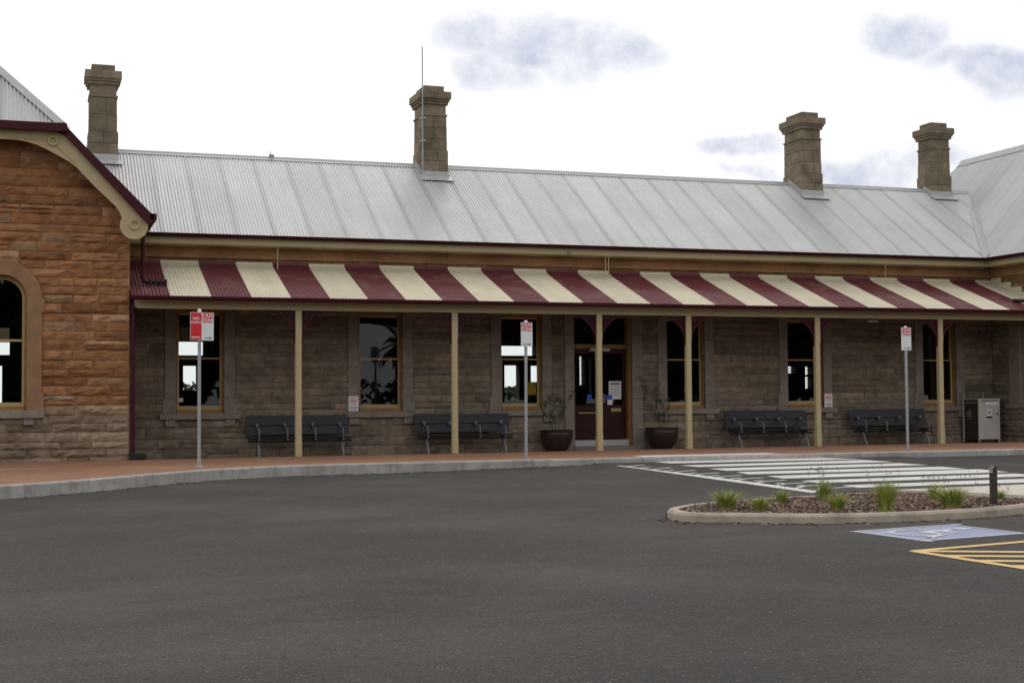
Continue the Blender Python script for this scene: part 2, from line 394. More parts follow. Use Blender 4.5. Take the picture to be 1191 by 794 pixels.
# kerb line
KP = [(-22, -15.5), (-14, -13.6), (-9, -12.0), (-5, -10.1), (-2.34, -8.38), (-1.1, -7.30), (1.0, -5.05), (2.7, -4.15), (4.6, -3.98), (8, -4.0), (12, -4.0), (45, -4.0)]
def ykerb(x):
    for k in range(len(KP)-1):
        if KP[k][0] <= x <= KP[k+1][0]:
            a = KP[max(k-1, 0)]; b = KP[k]; c = KP[k+1]; d = KP[min(k+2, len(KP)-1)]
            t = (x-b[0])/(c[0]-b[0]); h = c[0]-b[0]
            mb_ = (c[1]-a[1])/(c[0]-a[0]); mc = (d[1]-b[1])/(d[0]-b[0])
            return (2*t**3-3*t**2+1)*b[1] + (t**3-2*t**2+t)*h*mb_ + (-2*t**3+3*t**2)*c[1] + (t**3-t**2)*h*mc
    return KP[0][1] if x < KP[0][0] else KP[-1][1]
kx = [-22+i*.35 for i in range(0, 100)] + [13+i*1.0 for i in range(0, 33)]
path_pts = []
for i, x in enumerate(kx):
    x2 = kx[min(i+1, len(kx)-1)]; x1 = kx[max(i-1, 0)]
    t = Vector((x2-x1, ykerb(x2)-ykerb(x1), 0)).normalized(); n = Vector((-t.y, t.x, 0))
    p = Vector((x, ykerb(x), 0)); path_pts.append((p, n))
KW = .17
mb = MB(); prev = None
for p, n in path_pts:
    a = p; b = p+n*KW
    ring = [mb.vert((a.x, a.y, -.1)), mb.vert((a.x, a.y, FL-.02)), mb.vert((a.x+n.x*.02, a.y+n.y*.02, FL)), mb.vert((b.x, b.y, FL)), mb.vert((b.x, b.y, -.1))]
    if prev:
        for k in range(4): mb.face((prev[k], ring[k], ring[k+1], prev[k+1]))
    prev = ring
tag(mb.build('kerb', M['kerb']), kind='structure')
mb = MB(); prev = None
for p, n in path_pts:
    q = p+n*KW
    ring = [mb.vert((q.x, q.y, FL-.003))] + [mb.vert((q.x+(p.x-q.x)*0, y, floor_z(y)-.003)) for y in (max(q.y+.05, -3.4), -1.5, 0, 1.1, 2.25)]
    if prev:
        for k in range(5): mb.face((prev[k], ring[k], ring[k+1], prev[k+1]))
    prev = ring
tag(mb.build('footpath', M['pavers']), kind='structure')

# ------------------------------------------------------------------ road markings
def quad(pts, z=None):
    o = []
    for px, py in pts: o.append(at(px, py, Z=ZT))
    return o
def sheet(mb, pts, z, th=.004):
    i = len(mb.v)
    for p in pts: mb.vert((p[0], p[1], z))
    mb.face(range(i, i+len(pts)))
mb = MB()
ST = [((760.5, 537.2), (780.6, 538.8), (1004, 533.9), (944, 532.1)),
      ((791.4, 541.2), (812, 543.0), (1040, 537.2), (1005, 534.9)),
      ((824.3, 544.9), (846, 547.4), (1080, 540.8), (1045, 538.6)),
      ((856, 548.9), (870, 551.6), (1125, 545.2), (1095, 542.6)),
      ((891.7, 553.6), (910.5, 556.5), (1174, 549.0), (1138, 545.6)),
      ((932, 559.0), (952, 561.6), (1215, 553.4), (1180, 550.6)),
      ((979, 564.4), (998, 567.2), (1270, 558.6), (1235, 555.2))]
for q in ST:
    w = quad(q)
    # subdivide so that the sheet follows the table
    n = 24
    for k in range(n):
        a0 = w[0].lerp(w[3], k/n); a1 = w[0].lerp(w[3], (k+1)/n); b0 = w[1].lerp(w[2], k/n); b1 = w[1].lerp(w[2], (k+1)/n)
        ids = [mb.vert((p.x, p.y, road_h(p.x, p.y)+.0045)) for p in (b0, b1, a1, a0)]; mb.face(ids)
print('stripes', [tuple(round(c, 2) for c in v) for v in quad(ST[0])], [tuple(round(c, 2) for c in v) for v in quad(ST[6])])
# left border line and hatch strokes on the ramp
def gpt(px, py):
    z = 0
    for _ in range(14):
        p = at(px, py, Z=z); z = .5*z+.5*road_h(p.x, p.y)
    return Vector((p.x, p.y, 0))
def stroke(a, b, w, off=.005, mbx=None):
    d = (b-a); n = Vector((-d.y, d.x, 0)).normalized()*w/2; k = max(1, int(d.length/.25))
    for i in range(k):
        p = a+d*(i/k); q = a+d*((i+1)/k)
        (mbx or mb).face([(mbx or mb).vert((r.x, r.y, road_h(r.x, r.y)+off)) for r in (p-n, q-n, q+n, p+n)])
BL = [gpt(719, 541.6), gpt(949.5, 572.4)]
print('border', BL)
stroke(BL[0], BL[1], .11)
NS = 19
bp0, bp1 = (719, 541.6), (949.5, 572.4)
for k in range(NS):
    t = ((k+.5)/NS)**.92
    px, py = bp0[0]+(bp1[0]-bp0[0])*t, bp0[1]+(bp1[1]-bp0[1])*t
    f_ = (1.0 if k % 2 == 0 else .5)
    f_ = 1.0 if k % 2 == 0 else .6; stroke(gpt(px, py), gpt(px+(22+24*t)*f_, py-(2.0+3.3*t)*f_), .085, .0062)
tag(mb.build('pedestrian_crossing_markings', M['wpaint']), kind='structure')
# pale strip along the kerb at the head of the crossing
mb = MB()
w = [at(752, 531.6, Z=FL), at(766, 533.5, Z=FL), at(931, 529.6, Z=FL), at(910, 527.8, Z=FL)]
x0, x1 = w[0].x, w[3].x
mb.face([mb.vert(p) for p in ((x0, -4.0+.16, FL+.004), (x0, -3.25, FL+.004), (x1, -3.25, FL+.004), (x1, -3.84, FL+.004))][::-1])
print('strip', w)
tag(mb.build('pale_tactile_strip', M['wpaint']), kind='structure')
# refuge paving to the right of the planted island
mb = MB()
pts = [at(*q, Z=.11) for q in ((1041, 571.7), (1191, 565.2), (1320, 560), (1340, 577), (1191, 578.2), (1115, 574.3))]
print('refuge', pts)
ref = [(p.x, p.y, -.05) for p in pts]
mb.prism(ref[::-1], (0, 0, .19))
tag(mb.build('refuge_paving', M['refuge']), kind='structure')

# accessible bay symbol
U0 = Vector((6.22, -17.38, 0)); ux = Vector((7.67-6.22, .25, 0)); uy = Vector((.10, -1.16, 0))
def bay(u, v): return U0 + ux*u + uy*v          # u along the symbol's up, v to its right
def arcpts(cu, cv, r, a0, a1, n=24):
    s = ux.length/uy.length
    return [bay(cu+r*math.cos(R(a0+(a1-a0)*k/n)), cv+r*s*math.sin(R(a0+(a1-a0)*k/n))) for k in range(n+1)]
mb = MB(); mb.face([mb.vert((p.x, p.y, .004)) for p in (bay(0, 0), bay(0, 1), bay(1, 1), bay(1, 0))])
tag(mb.build('blue_accessible_bay_panel', M['bpaint']), kind='structure')
mb = MB()
def poly_stroke(pts, w, z, m_=None):
    for k in range(len(pts)-1): stroke(pts[k], pts[k+1]+(pts[k+1]-pts[k])*.12, w, z)
poly_stroke([bay(.03, .035), bay(.97, .035)], .045, .008); poly_stroke([bay(.03, .965), bay(.97, .965)], .045, .0081)
poly_stroke([bay(.03, .04), bay(.03, .96)], .045, .0082); poly_stroke([bay(.97, .04), bay(.97, .96)], .045, .0083)
poly_stroke(arcpts(.36, .44, .20, 75, 330), .08, .0084)
poly_stroke([bay(.72, .40), bay(.42, .42)], .11, .0085)
poly_stroke([bay(.44, .42), bay(.43, .68), bay(.20, .78), bay(.20, .86)], .09, .0086)
poly_stroke([bay(.59, .41), bay(.57, .62)], .07, .0087)
cc = bay(.83, .38); mb.face([mb.vert((cc.x+.085*math.cos(k*math.pi/8), cc.y+.085*math.sin(k*math.pi/8), .0088)) for k in range(16)])
tag(mb.build('wheelchair_symbol_marking', M['wpaint2']), kind='structure')
# yellow hatching
mb = MB()
A0 = Vector((5.73, -19.22, 0)); e1 = Vector((1.46, .30, 0)).normalized(); e2 = Vector((.05, -1, 0)).normalized()
stroke(A0, A0+e1*2.4, .11); stroke(A0, A0+e2*3.2, .11, .0052)
dg_ = (e1*.86+e2*.62).normalized()
for k in range(7):
    s_ = k*.42
    st = A0 + e2*s_ if k else A0
    stroke(st+dg_*.02, st+dg_*2.4, .14, .0054)
tag(mb.build('yellow_hatched_marking', M['ypaint']), kind='structure')

# ------------------------------------------------------------------ planted island
def ip(px, py):
    p = at(px, py, Z=.10); return Vector((p.x, p.y, 0))
near = [ip(*q) for q in ((776.5, 591.5), (787, 595.3), (806, 597), (835, 597.2), (870, 597.6), (935, 598.4), (1000, 597.6), (1095, 594.4), (1191, 587.4))] + [Vector((11.6, -14.9, 0)), Vector((12.1, -14.5, 0)), Vector((11.9, -14.2, 0))]
far = [ip(*q) for q in ((1191, 578.5), (1115, 574.5), (1043, 571.8), (985, 573.8), (952, 575.8), (890, 579.4), (834, 583.2), (800, 586.6))]
outl = near + far
cen = sum(outl, Vector())/len(outl)
# smooth the outline
def smooth_loop(pts, n=6):
    o = []; N = len(pts)
    for i in range(N):
        a, b, c, d = pts[i-1], pts[i], pts[(i+1) % N], pts[(i+2) % N]
        for k in range(n):
            t = k/n
            o.append(.5*((2*b)+(-a+c)*t+(2*a-5*b+4*c-d)*t*t+(-a+3*b-3*c+d)*t**3))
    return o
loop = smooth_loop(outl, 5)
N = len(loop)
def loop_norm(i):
    t = (loop[(i+1) % N]-loop[i-1]).normalized(); return Vector((-t.y, t.x, 0))
area = sum(loop[i].x*loop[(i+1) % N].y-loop[(i+1) % N].x*loop[i].y for i in range(N))
sgn = 1 if area > 0 else -1
inner = [loop[i]+loop_norm(i)*sgn*.13 for i in range(N)]
mb = MB(); IZ = .105
for i in range(N):
    j = (i+1) % N; a, b, c, d = loop[i], loop[j], inner[j], inner[i]
    na = loop_norm(i)*sgn*.025; nb = loop_norm(j)*sgn*.025
    v = [mb.vert(p) for p in ((a.x, a.y, -.02), (b.x, b.y, -.02), (b.x, b.y, IZ-.03), (a.x, a.y, IZ-.03), (b.x+nb.x, b.y+nb.y, IZ), (a.x+na.x, a.y+na.y, IZ), (c.x, c.y, IZ), (d.x, d.y, IZ), (c.x, c.y, .0), (d.x, d.y, .0))]
    mb.face((v[0], v[1], v[2], v[3])); mb.face((v[3], v[2], v[4], v[5])); mb.face((v[5], v[4], v[6], v[7])); mb.face((v[7], v[6], v[8], v[9]))
tag(mb.build('island_kerb', M['islandkerb']), kind='structure')
def inside(p, poly):
    c = False; n = len(poly)
    for i in range(n):
        a, b = poly[i], poly[i-1]
        if (a.y > p[1]) != (b.y > p[1]) and p[0] < (b.x-a.x)*(p[1]-a.y)/(b.y-a.y)+a.x: c = not c
    return c
mb = MB()
ic = sum(inner, Vector())/N; k0 = mb.vert((ic.x, ic.y, .085)); ids = [mb.vert((p.x, p.y, .075)) for p in inner]
for i in range(N): mb.face((k0, ids[i], ids[(i+1) % N]))
tag(mb.build('island_soil', M['soil']), kind='structure')
mb = MB(); rnd = random.Random(3)
bx0 = min(p.x for p in inner); bx1 = max(p.x for p in inner); by0 = min(p.y for p in inner); by1 = max(p.y for p in inner)
cnt = 0
while cnt < 7500:
    x, y = rnd.uniform(bx0, bx1), rnd.uniform(by0, by1)
    if not inside((x, y), inner): continue
    cnt += 1
    g = rnd.random(); t = rnd.uniform(.7, 1.3)
    col = (.15, .10, .072) if g < .45 else (.085, .058, .044) if g < .72 else (.30, .23, .185)
    mb.tint = tuple(c*t for c in col)
    l, w_, h = rnd.uniform(.02, .055), rnd.uniform(.012, .03), rnd.uniform(.004, .012)
    rot = Matrix.Rotation(rnd.uniform(0, 6.28), 3, 'Z') @ Matrix.Rotation(rnd.uniform(-.7, .7), 3, 'X') @ Matrix.Rotation(rnd.uniform(-.5, .5), 3, 'Y')
    c0 = Vector((x, y, .085+rnd.uniform(0, .022)))
    pts = [c0+rot @ Vector(q) for q in ((-l/2, -w_/2, -h), (l/2, -w_/2, -h), (l/2, w_/2, -h), (-l/2, w_/2, -h), (-l/2.4, -w_/2, h), (l/2, -w_/3, h), (l/2.3, w_/2, h), (-l/2, w_/2.5, h))]
    mb.hexa(pts)
tag(mb.build('bark_mulch', M['chips']), kind='stuff')
o = bpy.data.objects['bark_mulch']; tag(o, 'brown and pale bark chips covering the island bed', 'mulch')

mb = MB()
for q in range(300):
    if rnd.random() < .6:
        i_ = rnd.randrange(N); p_ = loop[i_]-loop_norm(i_)*sgn*abs(rnd.gauss(0, .10))
        x, y = p_.x+rnd.uniform(-.1, .1), p_.y
        if inside((x, y), loop): continue
    else:
        x = rnd.uniform(-2, 9); y = rnd.uniform(-24, -6)
        y = ykerb(x)-abs(rnd.gauss(.02, .10))
        if inside((x, y), loop): continue
    t = rnd.uniform(.6, 1.4); mb.tint = tuple(c*t for c in ((.11, .065, .04) if rnd.random() < .7 else (.26, .22, .17)))
    l, w_ = rnd.uniform(.012, .035), rnd.uniform(.008, .02); a_ = rnd.uniform(0, 6.28); z0 = road_h(x, y)+.002
    u_ = Vector((math.cos(a_), math.sin(a_), 0)); v_ = Vector((-u_.y, u_.x, 0)); c0 = Vector((x, y, z0))
    mb.hexa([c0-u_*l-v_*w_, c0+u_*l-v_*w_, c0+u_*l+v_*w_, c0-u_*l+v_*w_]+[c0-u_*l*.7-v_*w_+Vector((0, 0, .008)), c0+u_*l-v_*w_*.6+Vector((0, 0, .012)), c0+u_*l*.8+v_*w_+Vector((0, 0, .006)), c0-u_*l+v_*w_*.7+Vector((0, 0, .01))])
tag(mb.build('leaf_litter', M['chips']), 'scattered dry leaves and bark bits on the asphalt by the kerbs', 'litter', kind='stuff')
g0_, g1_ = at(-20, 546.6, Z=FL), at(56, 545.2, Z=FL); mb = MB(); mb.prism([(g0_.x, g0_.y-.07, FL-.001), (g1_.x, g0_.y-.07, FL-.001), (g1_.x, g0_.y+.07, FL-.001), (g0_.x, g0_.y+.07, FL-.001)], (0, 0, .006))
tag(mb.build('drain_strip', M['galv_post']), kind='structure')
def tuft(h, w, n, seed, heads=0):
    rd = random.Random(seed); m_ = MB()
    for k in range(n+heads):
        hd = k >= n
        a = rd.uniform(0, 6.28); r0 = rd.uniform(0, .28*w); L_ = (rd.uniform(.55, 1.0) if not hd else rd.uniform(1.1, 1.45))*h
        lean = rd.uniform(.1, 1.0)*w*(.8 if not hd else .6)
        g = rd.random()
        m_.tint = (.21+.15*g, .27+.13*g, .05+.04*g) if not hd else (.26, .22, .12)
        if not hd and rd.random() < .12: m_.tint = (.30, .26, .12)
        p0 = Vector((r0*math.cos(a), r0*math.sin(a), -.02)); d = Vector((math.cos(a), math.sin(a), 0)); sd = Vector((-d.y, d.x, 0))
        wd = rd.uniform(.0045, .0085) if not hd else .002
        prev = None
        for s in range(5):
            t = s/4
            p = p0 + d*lean*t*t + Vector((0, 0, L_*(t-.18*t*t*(lean/w))))
            ww = wd*(1-t*.9)
            cur = (m_.vert(p-sd*ww), m_.vert(p+sd*ww))
            if prev: m_.face((prev[0], prev[1], cur[1], cur[0]))
            prev = cur
        if hd:
            q = p
            for _ in range(5):
                e = q+Vector((rd.uniform(-.02, .02), rd.uniform(-.02, .02), rd.uniform(-.06, .02)))
                m_.tube([e, e+Vector((0, 0, .02))], .003, 3)
    return m_
TU = [((845, 592), .22, .20, 200, 4, 'wide bushy green grass tuft nearest the rounded left tip of the island'),
      ((884, 594), .17, .14, 130, 0, 'short green grass tuft at the front edge second from the island tip'),
      ((909, 584), .16, .12, 80, 3, 'small sparse grass tuft at the back edge of the island'),
      ((958, 582), .27, .15, 100, 16, 'dark grass tuft with tall thin seed heads at the back of the island'),
      ((974, 593.5), .19, .14, 140, 2, 'low round grass tuft in front of the one with tall seed heads'),
      ((1030, 593.5), .32, .16, 230, 8, 'tallest upright green grass tuft in the middle of the island'),
      ((1087, 581), .19, .14, 90, 14, 'olive grass tuft with seed heads at the back right of the island'),
      ((1108, 589.5), .25, .22, 190, 10, 'spreading green grass tuft just left of the brown bollard'),
      ((1163, 580), .13, .12, 50, 6, 'thin grass tuft behind the brown bollard')]
for k, (q, h, w_, n, hd, lab) in enumerate(TU):
    p = at(q[0], q[1], Z=.1)
    o = tuft(h*1.3, w_*1.75, int(n*1.9), 20+k, hd).build('grass_tuft', M['grass']); o.location = (p.x, p.y, .10)
    tag(o, lab, 'grass tuft', 'grass tufts planted in the island')
bp_ = at(1156, 587.5, Z=.1)
bo = empty('bollard', (bp_.x, bp_.y, .09), 'short round brown timber bollard standing in the island mulch', 'bollard')
mb = MB(); mb.lathe([(.046, -.02), (.046, .47), (.040, .485)], 20); mb.build('post', M['timberpost'], bo, smooth=False)
mb = MB(); mb.box((-.075, -.05, .40), (-.044, -.02, .47)); mb.box((-.07, -.055, .455), (-.03, -.04, .49)); mb.build('tap_bracket', M['galv_post'], bo)

# ------------------------------------------------------------------ the station building
B = empty('station_building', (0, 0, 0), 'long single storey sandstone railway station with corrugated iron roof and striped verandah', 'building')
rnds = random.Random(11)
def stone_courses(mb, fr, u0, u1, z0, z1, excl, palette, ch=(.14, .205), prot=.035, wr=(.4, 1.15), seed=1, clip=None):
    rd = random.Random(seed); z = z0
    while z < z1-.04:
        h = min(rd.uniform(*ch), z1-z)
        if z1-(z+h) < .08: h = z1-z
        zc = z+h/2
        a, b = (u0, u1) if clip is None else clip(z+h)
        iv = [(a, b)] if b > a else []
        for ex in excl:
            e = ex(zc) if callable(ex) else ((ex[0], ex[1]) if ex[2] < zc < ex[3] else None)
            if e is None: continue
            nv = []
            for s, t in iv:
                if e[1] <= s or e[0] >= t: nv.append((s, t)); continue
                if e[0] > s: nv.append((s, e[0]))
                if e[1] < t: nv.append((e[1], t))
            iv = nv
        for s, t in iv:
            u = s
            while u < t-.02:
                w_ = rd.uniform(*wr)
                if t-(u+w_) < .22: w_ = t-u
                if w_ > 1.3: w_ /= 2
                # a tall course is sometimes split in two thin stones
                zz = [(z, h)]
                if h > .19 and rd.random() < .12: zz = [(z, h/2), (z+h/2, h/2)]
                for z_, h_ in zz:
                    col = palette(z_+h_/2, rd); mb.tint = col
                    j = .006
                    us = [u+j, u+j+.014] + [u+w_*k/max(2, int(w_/.09)) for k in range(1, max(2, int(w_/.09)))] + [u+w_-j-.014, u+w_-j]
                    zs = [z_+j*.8, z_+j+.012, z_+h_*.36, z_+h_*.64, z_+h_-j-.012, z_+h_-j*.8]
                    p = prot*rd.uniform(.45, 1.25); ph = rd.uniform(0, 50)
                    tilt = rd.uniform(-.4, .5)
                    gi = []
                    for i_, uu in enumerate(us):
                        row = []
                        for j_, zz_ in enumerate(zs):
                            e_ = min(i_, len(us)-1-i_, j_, len(zs)-1-j_)
                            if e_ == 0: d = .002
                            else:
                                q = noise.noise(Vector((uu*5+ph, zz_*9, ph)))*.9+noise.noise(Vector((uu*15+ph, zz_*22, 7)))*.5
                                d = p*(.62 if e_ == 1 else 1)*(1+q) + p*tilt*((zz_-z_)/h_-.5)
                                d = max(.004, d)
                            row.append(mb.vert(fr(uu, zz_, d)))
                        gi.append(row)
                    for i_ in range(len(us)-1):
                        for j_ in range(len(zs)-1):
                            mb.face((gi[i_][j_], gi[i_+1][j_], gi[i_+1][j_+1], gi[i_][j_+1]), 1)
                u += w_
        z += h
    mb.tint = (1, 1, 1)
def core(mb, fr, u0, u1, z0, z1, holes, th=.35):
    """solid wall with holes; a hole is (u0,u1,z0,z1) or (u0,u1,z0,fn)"""
    br = {u0, u1}
    for h in holes:
        br |= {h[0], h[1]}
        if callable(h[3]):
            for k in range(1, 16): br.add(h[0]+(h[1]-h[0])*k/16)
    br = sorted(x for x in br if u0 <= x <= u1)
    for a, b in zip(br, br[1:]):
        m_ = (a+b)/2; segs = [(z0, z1)]
        for h in holes:
            if h[0] < m_ < h[1]:
                ht = h[3](m_) if callable(h[3]) else h[3]
                ns = []
                for s, t in segs:
                    if h[2] > s: ns.append((s, min(t, h[2])))
                    if ht < t: ns.append((max(s, ht), t))
                segs = ns
        for s, t in segs:
            if t-s < .001: continue
            c = [fr(a, s, 0), fr(b, s, 0), fr(b, s, -th), fr(a, s, -th), fr(a, t, 0), fr(b, t, 0), fr(b, t, -th), fr(a, t, -th)]
            mb.hexa(c, 0)
def pal_main(z, rd):
    g = rd.random(); t = rd.uniform(.78, 1.18)
    c = (.245, .195, .142) if g < .6 else (.205, .168, .130) if g < .8 else (.24, .20, .155)
    if z > 4.3: c = (.25, .135, .068)
    return tuple(v*t for v in c)
def pal_gable(z, rd):
    g = rd.random(); t = rd.uniform(.8, 1.2)
    if z > 1.2:
        c = (.315, .155, .072) if g < .66 else (.275, .125, .056) if g < .86 else (.36, .215, .118)
        if z < 1.6 and g > .5: c = (.30, .215, .14)
    else: c = (.28, .22, .155) if g < .75 else (.23, .175, .12)
    return tuple(v*t for v in c)
FM = lambda u, z, d: (u, YW-d, z)             # main facade frame
FG = lambda u, z, d: (u, 0-d, z)              # left gable frame
FS = lambda u, z, d: (XR-d, u, z)             # right wing side wall (u = Y)

# --- windows on the facade (opening rectangles from the facade plane)
def uX(px, y=440): return at(px, y, Y=YW).x
ZS = at(440, 478.5, Y=YW).z                   # top of the stone sills
ZHEAD = at(440, 364, Y=YW).z
WIN = [(uX(205), uX(260)), (uX(416.5), uX(468)), (uX(581.5), uX(631)), (uX(774.5), uX(820)), (uX(915), uX(958)), (uX(1075), uX(1110))]
DOOR = (uX(667), uX(734.5))
Wd = sum(b-a for a, b in WIN)/6
print('windows', [(round(a, 2), round(b, 2)) for a, b in WIN], 'w', Wd, 'door', DOOR, 'sill', ZS, 'head', ZHEAD)
WIN = [((a+b)/2-Wd/2, (a+b)/2+Wd/2) for a, b in WIN]
ZD = at(700, 511, Y=YW+.2).z                  # door leaf bottom
holes = [(a, b, ZS, ZHEAD+.0) for a, b in WIN] + [(DOOR[0], DOOR[1], 0, ZHEAD+.02)]
mb = MB()
core(mb, FM, 0, XR+.35, 0, 5.15, holes)
ex = []
for a, b in WIN:
    ex.append((a-.24, b+.24, ZS-.13, ZHEAD+.3))
ex.append((DOOR[0]-.28, DOOR[1]+.28, 0, ZHEAD+.32))
zf0 = at(460, 304, Y=YW-.05).z; zf1 = at(460, 290, Y=YW-.05).z; zaw = at(460, 312, Y=YW-.08).z
print('frieze', zf0, zf1, 'awning top', zaw)
stone_courses(mb, FM, 0.0, XR, .08, 1.0, ex, pal_main, ch=(.2, .27), wr=(.4, 1.0), prot=.034, seed=5)
stone_courses(mb, FM, 0.0, XR, 1.0, zf0-.005, ex, pal_main, seed=6, prot=.032)
mb.build('wall', [M['mortar'], M['stone']], B)
# frieze course above the verandah roof and painted fascia under the gutter
mb = MB(); x = 0.02
while x < XR-.05:
    w_ = min(rnds.uniform(.9, 1.5), XR-.04-x); mb.box((x, YW-.05, zf0), (x+w_-.006, YW+.0, zf1)); x += w_
mb.box((.02, YW-.075, zf0-.03), (XR-.04, YW-.001, zf0+.012))
mb.build('frieze', M['frieze'], B)
GZ1 = ZE+.01; GZ0 = at(460, 282, Y=YE-.1).z
mb = MB(); mb.box((.02, YE+.06, GZ0-.15), (XR-.1, YE+.10, GZ0+.02)); mb.box((.02, YE+.10, GZ0-.17), (XR-.1, YW-.0, GZ0-.13))
mb.box((.02, YW-.12, zf1+.001), (XR-.1, YW-.051, GZ0-.10))
mb.build('fascia', M['cream'], B, bevel=.006)
XGE = XR-.5                                    # right wing eave
mb = MB()
prof = [(YE+.05, GZ0), (YE-.06, GZ0), (YE-.10, GZ0+.03), (YE-.12, GZ1-.01), (YE-.12, GZ1), (YE+.05, GZ1)]
mb.prism([(.42, y, z) for y, z in prof], (XGE-.42, 0, 0))
mb.build('gutter', M['maroon'], B)

# --- sash windows
def window_at(a, b, z0, z1, lab=None, rail=None):
    """double hung sash in the facade plane"""
    w = MB()
    dep = .20
    # outer timber lining
    w.box((a, YW+.03, z0), (a+.035, YW+dep, z1)); w.box((b-.035, YW+.03, z0), (b, YW+dep, z1))
    w.box((a+.035, YW+.03, z1-.05), (b-.035, YW+dep, z1)); w.box((a+.035, YW-.0, z0), (b-.035, YW+dep, z0+.085))
    o = w.build('window', M['brown'], B)
    if lab: o['label'] = lab
    f = MB(); ys = YW+dep-.075; a2, b2 = a+.035, b-.035; zb, zt = z0+.085, z1-.05
    zr = rail
    f.box((a2, ys+.03, zr), (a2+.04, ys+.06, zt)); f.box((b2-.04, ys+.03, zr), (b2, ys+.06, zt)); f.box((a2, ys+.03, zt-.05), (b2, ys+.06, zt-.0001))
    f.box((a2, ys+.028, zr-.02), (b2, ys+.062, zr+.025))
    f.box((a2, ys-.005, zb), (a2+.045, ys+.025, zr+.02)); f.box((b2-.045, ys-.005, zb), (b2, ys+.025, zr+.02))
    f.box((a2+.045, ys-.004, zb), (b2-.045, ys+.024, zb+.085))
    f.build('sash', M['tan'], o)
    g = MB(); g.box((a2+.03, ys+.042, zr), (b2-.03, ys+.047, zt-.03)); g.box((a2+.03, ys+.008, zb+.05), (b2-.03, ys+.013, zr)); g.build('pane', M['glass'], o)
    s = MB(); js = .25
    for sd, e in ((-1, a), (1, b)):
        z = z0; k = 0
        segs = [z0, z0+.34, z0+1.05, z0+1.75, z1+.02]
        for q in range(4):
            wd = js+(.045 if q == 0 else 0)
            x0_, x1_ = (e-wd, e) if sd < 0 else (e, e+wd)
            s.box((x0_, YW-.045-(.004 if q == 0 else 0), segs[q]+.002), (x1_, YW+.028, segs[q+1]-.002))
    s.box((a-js, YW-.046, z1+.021), (b+js, YW+.027, z1+.32))
    s.build('surround', M['ashlar'], o, bevel=.008)
    s = MB(); s.box((a-.36, YW-.13, z0-.135), (b+.36, YW+.03, z0-.001))
    for e in (a-.13, b+.13): s.box((e-.11, YW-.09, z0-.29), (e+.11, YW-.0, z0-.137))
    s.build('sill', M['ashlar'], o, bevel=.008)
    return o
zrail = at(440, 417.6, Y=YW+.15).z
for k, (a, b) in enumerate(WIN): window_at(a, b, ZS, ZHEAD, None, zrail)

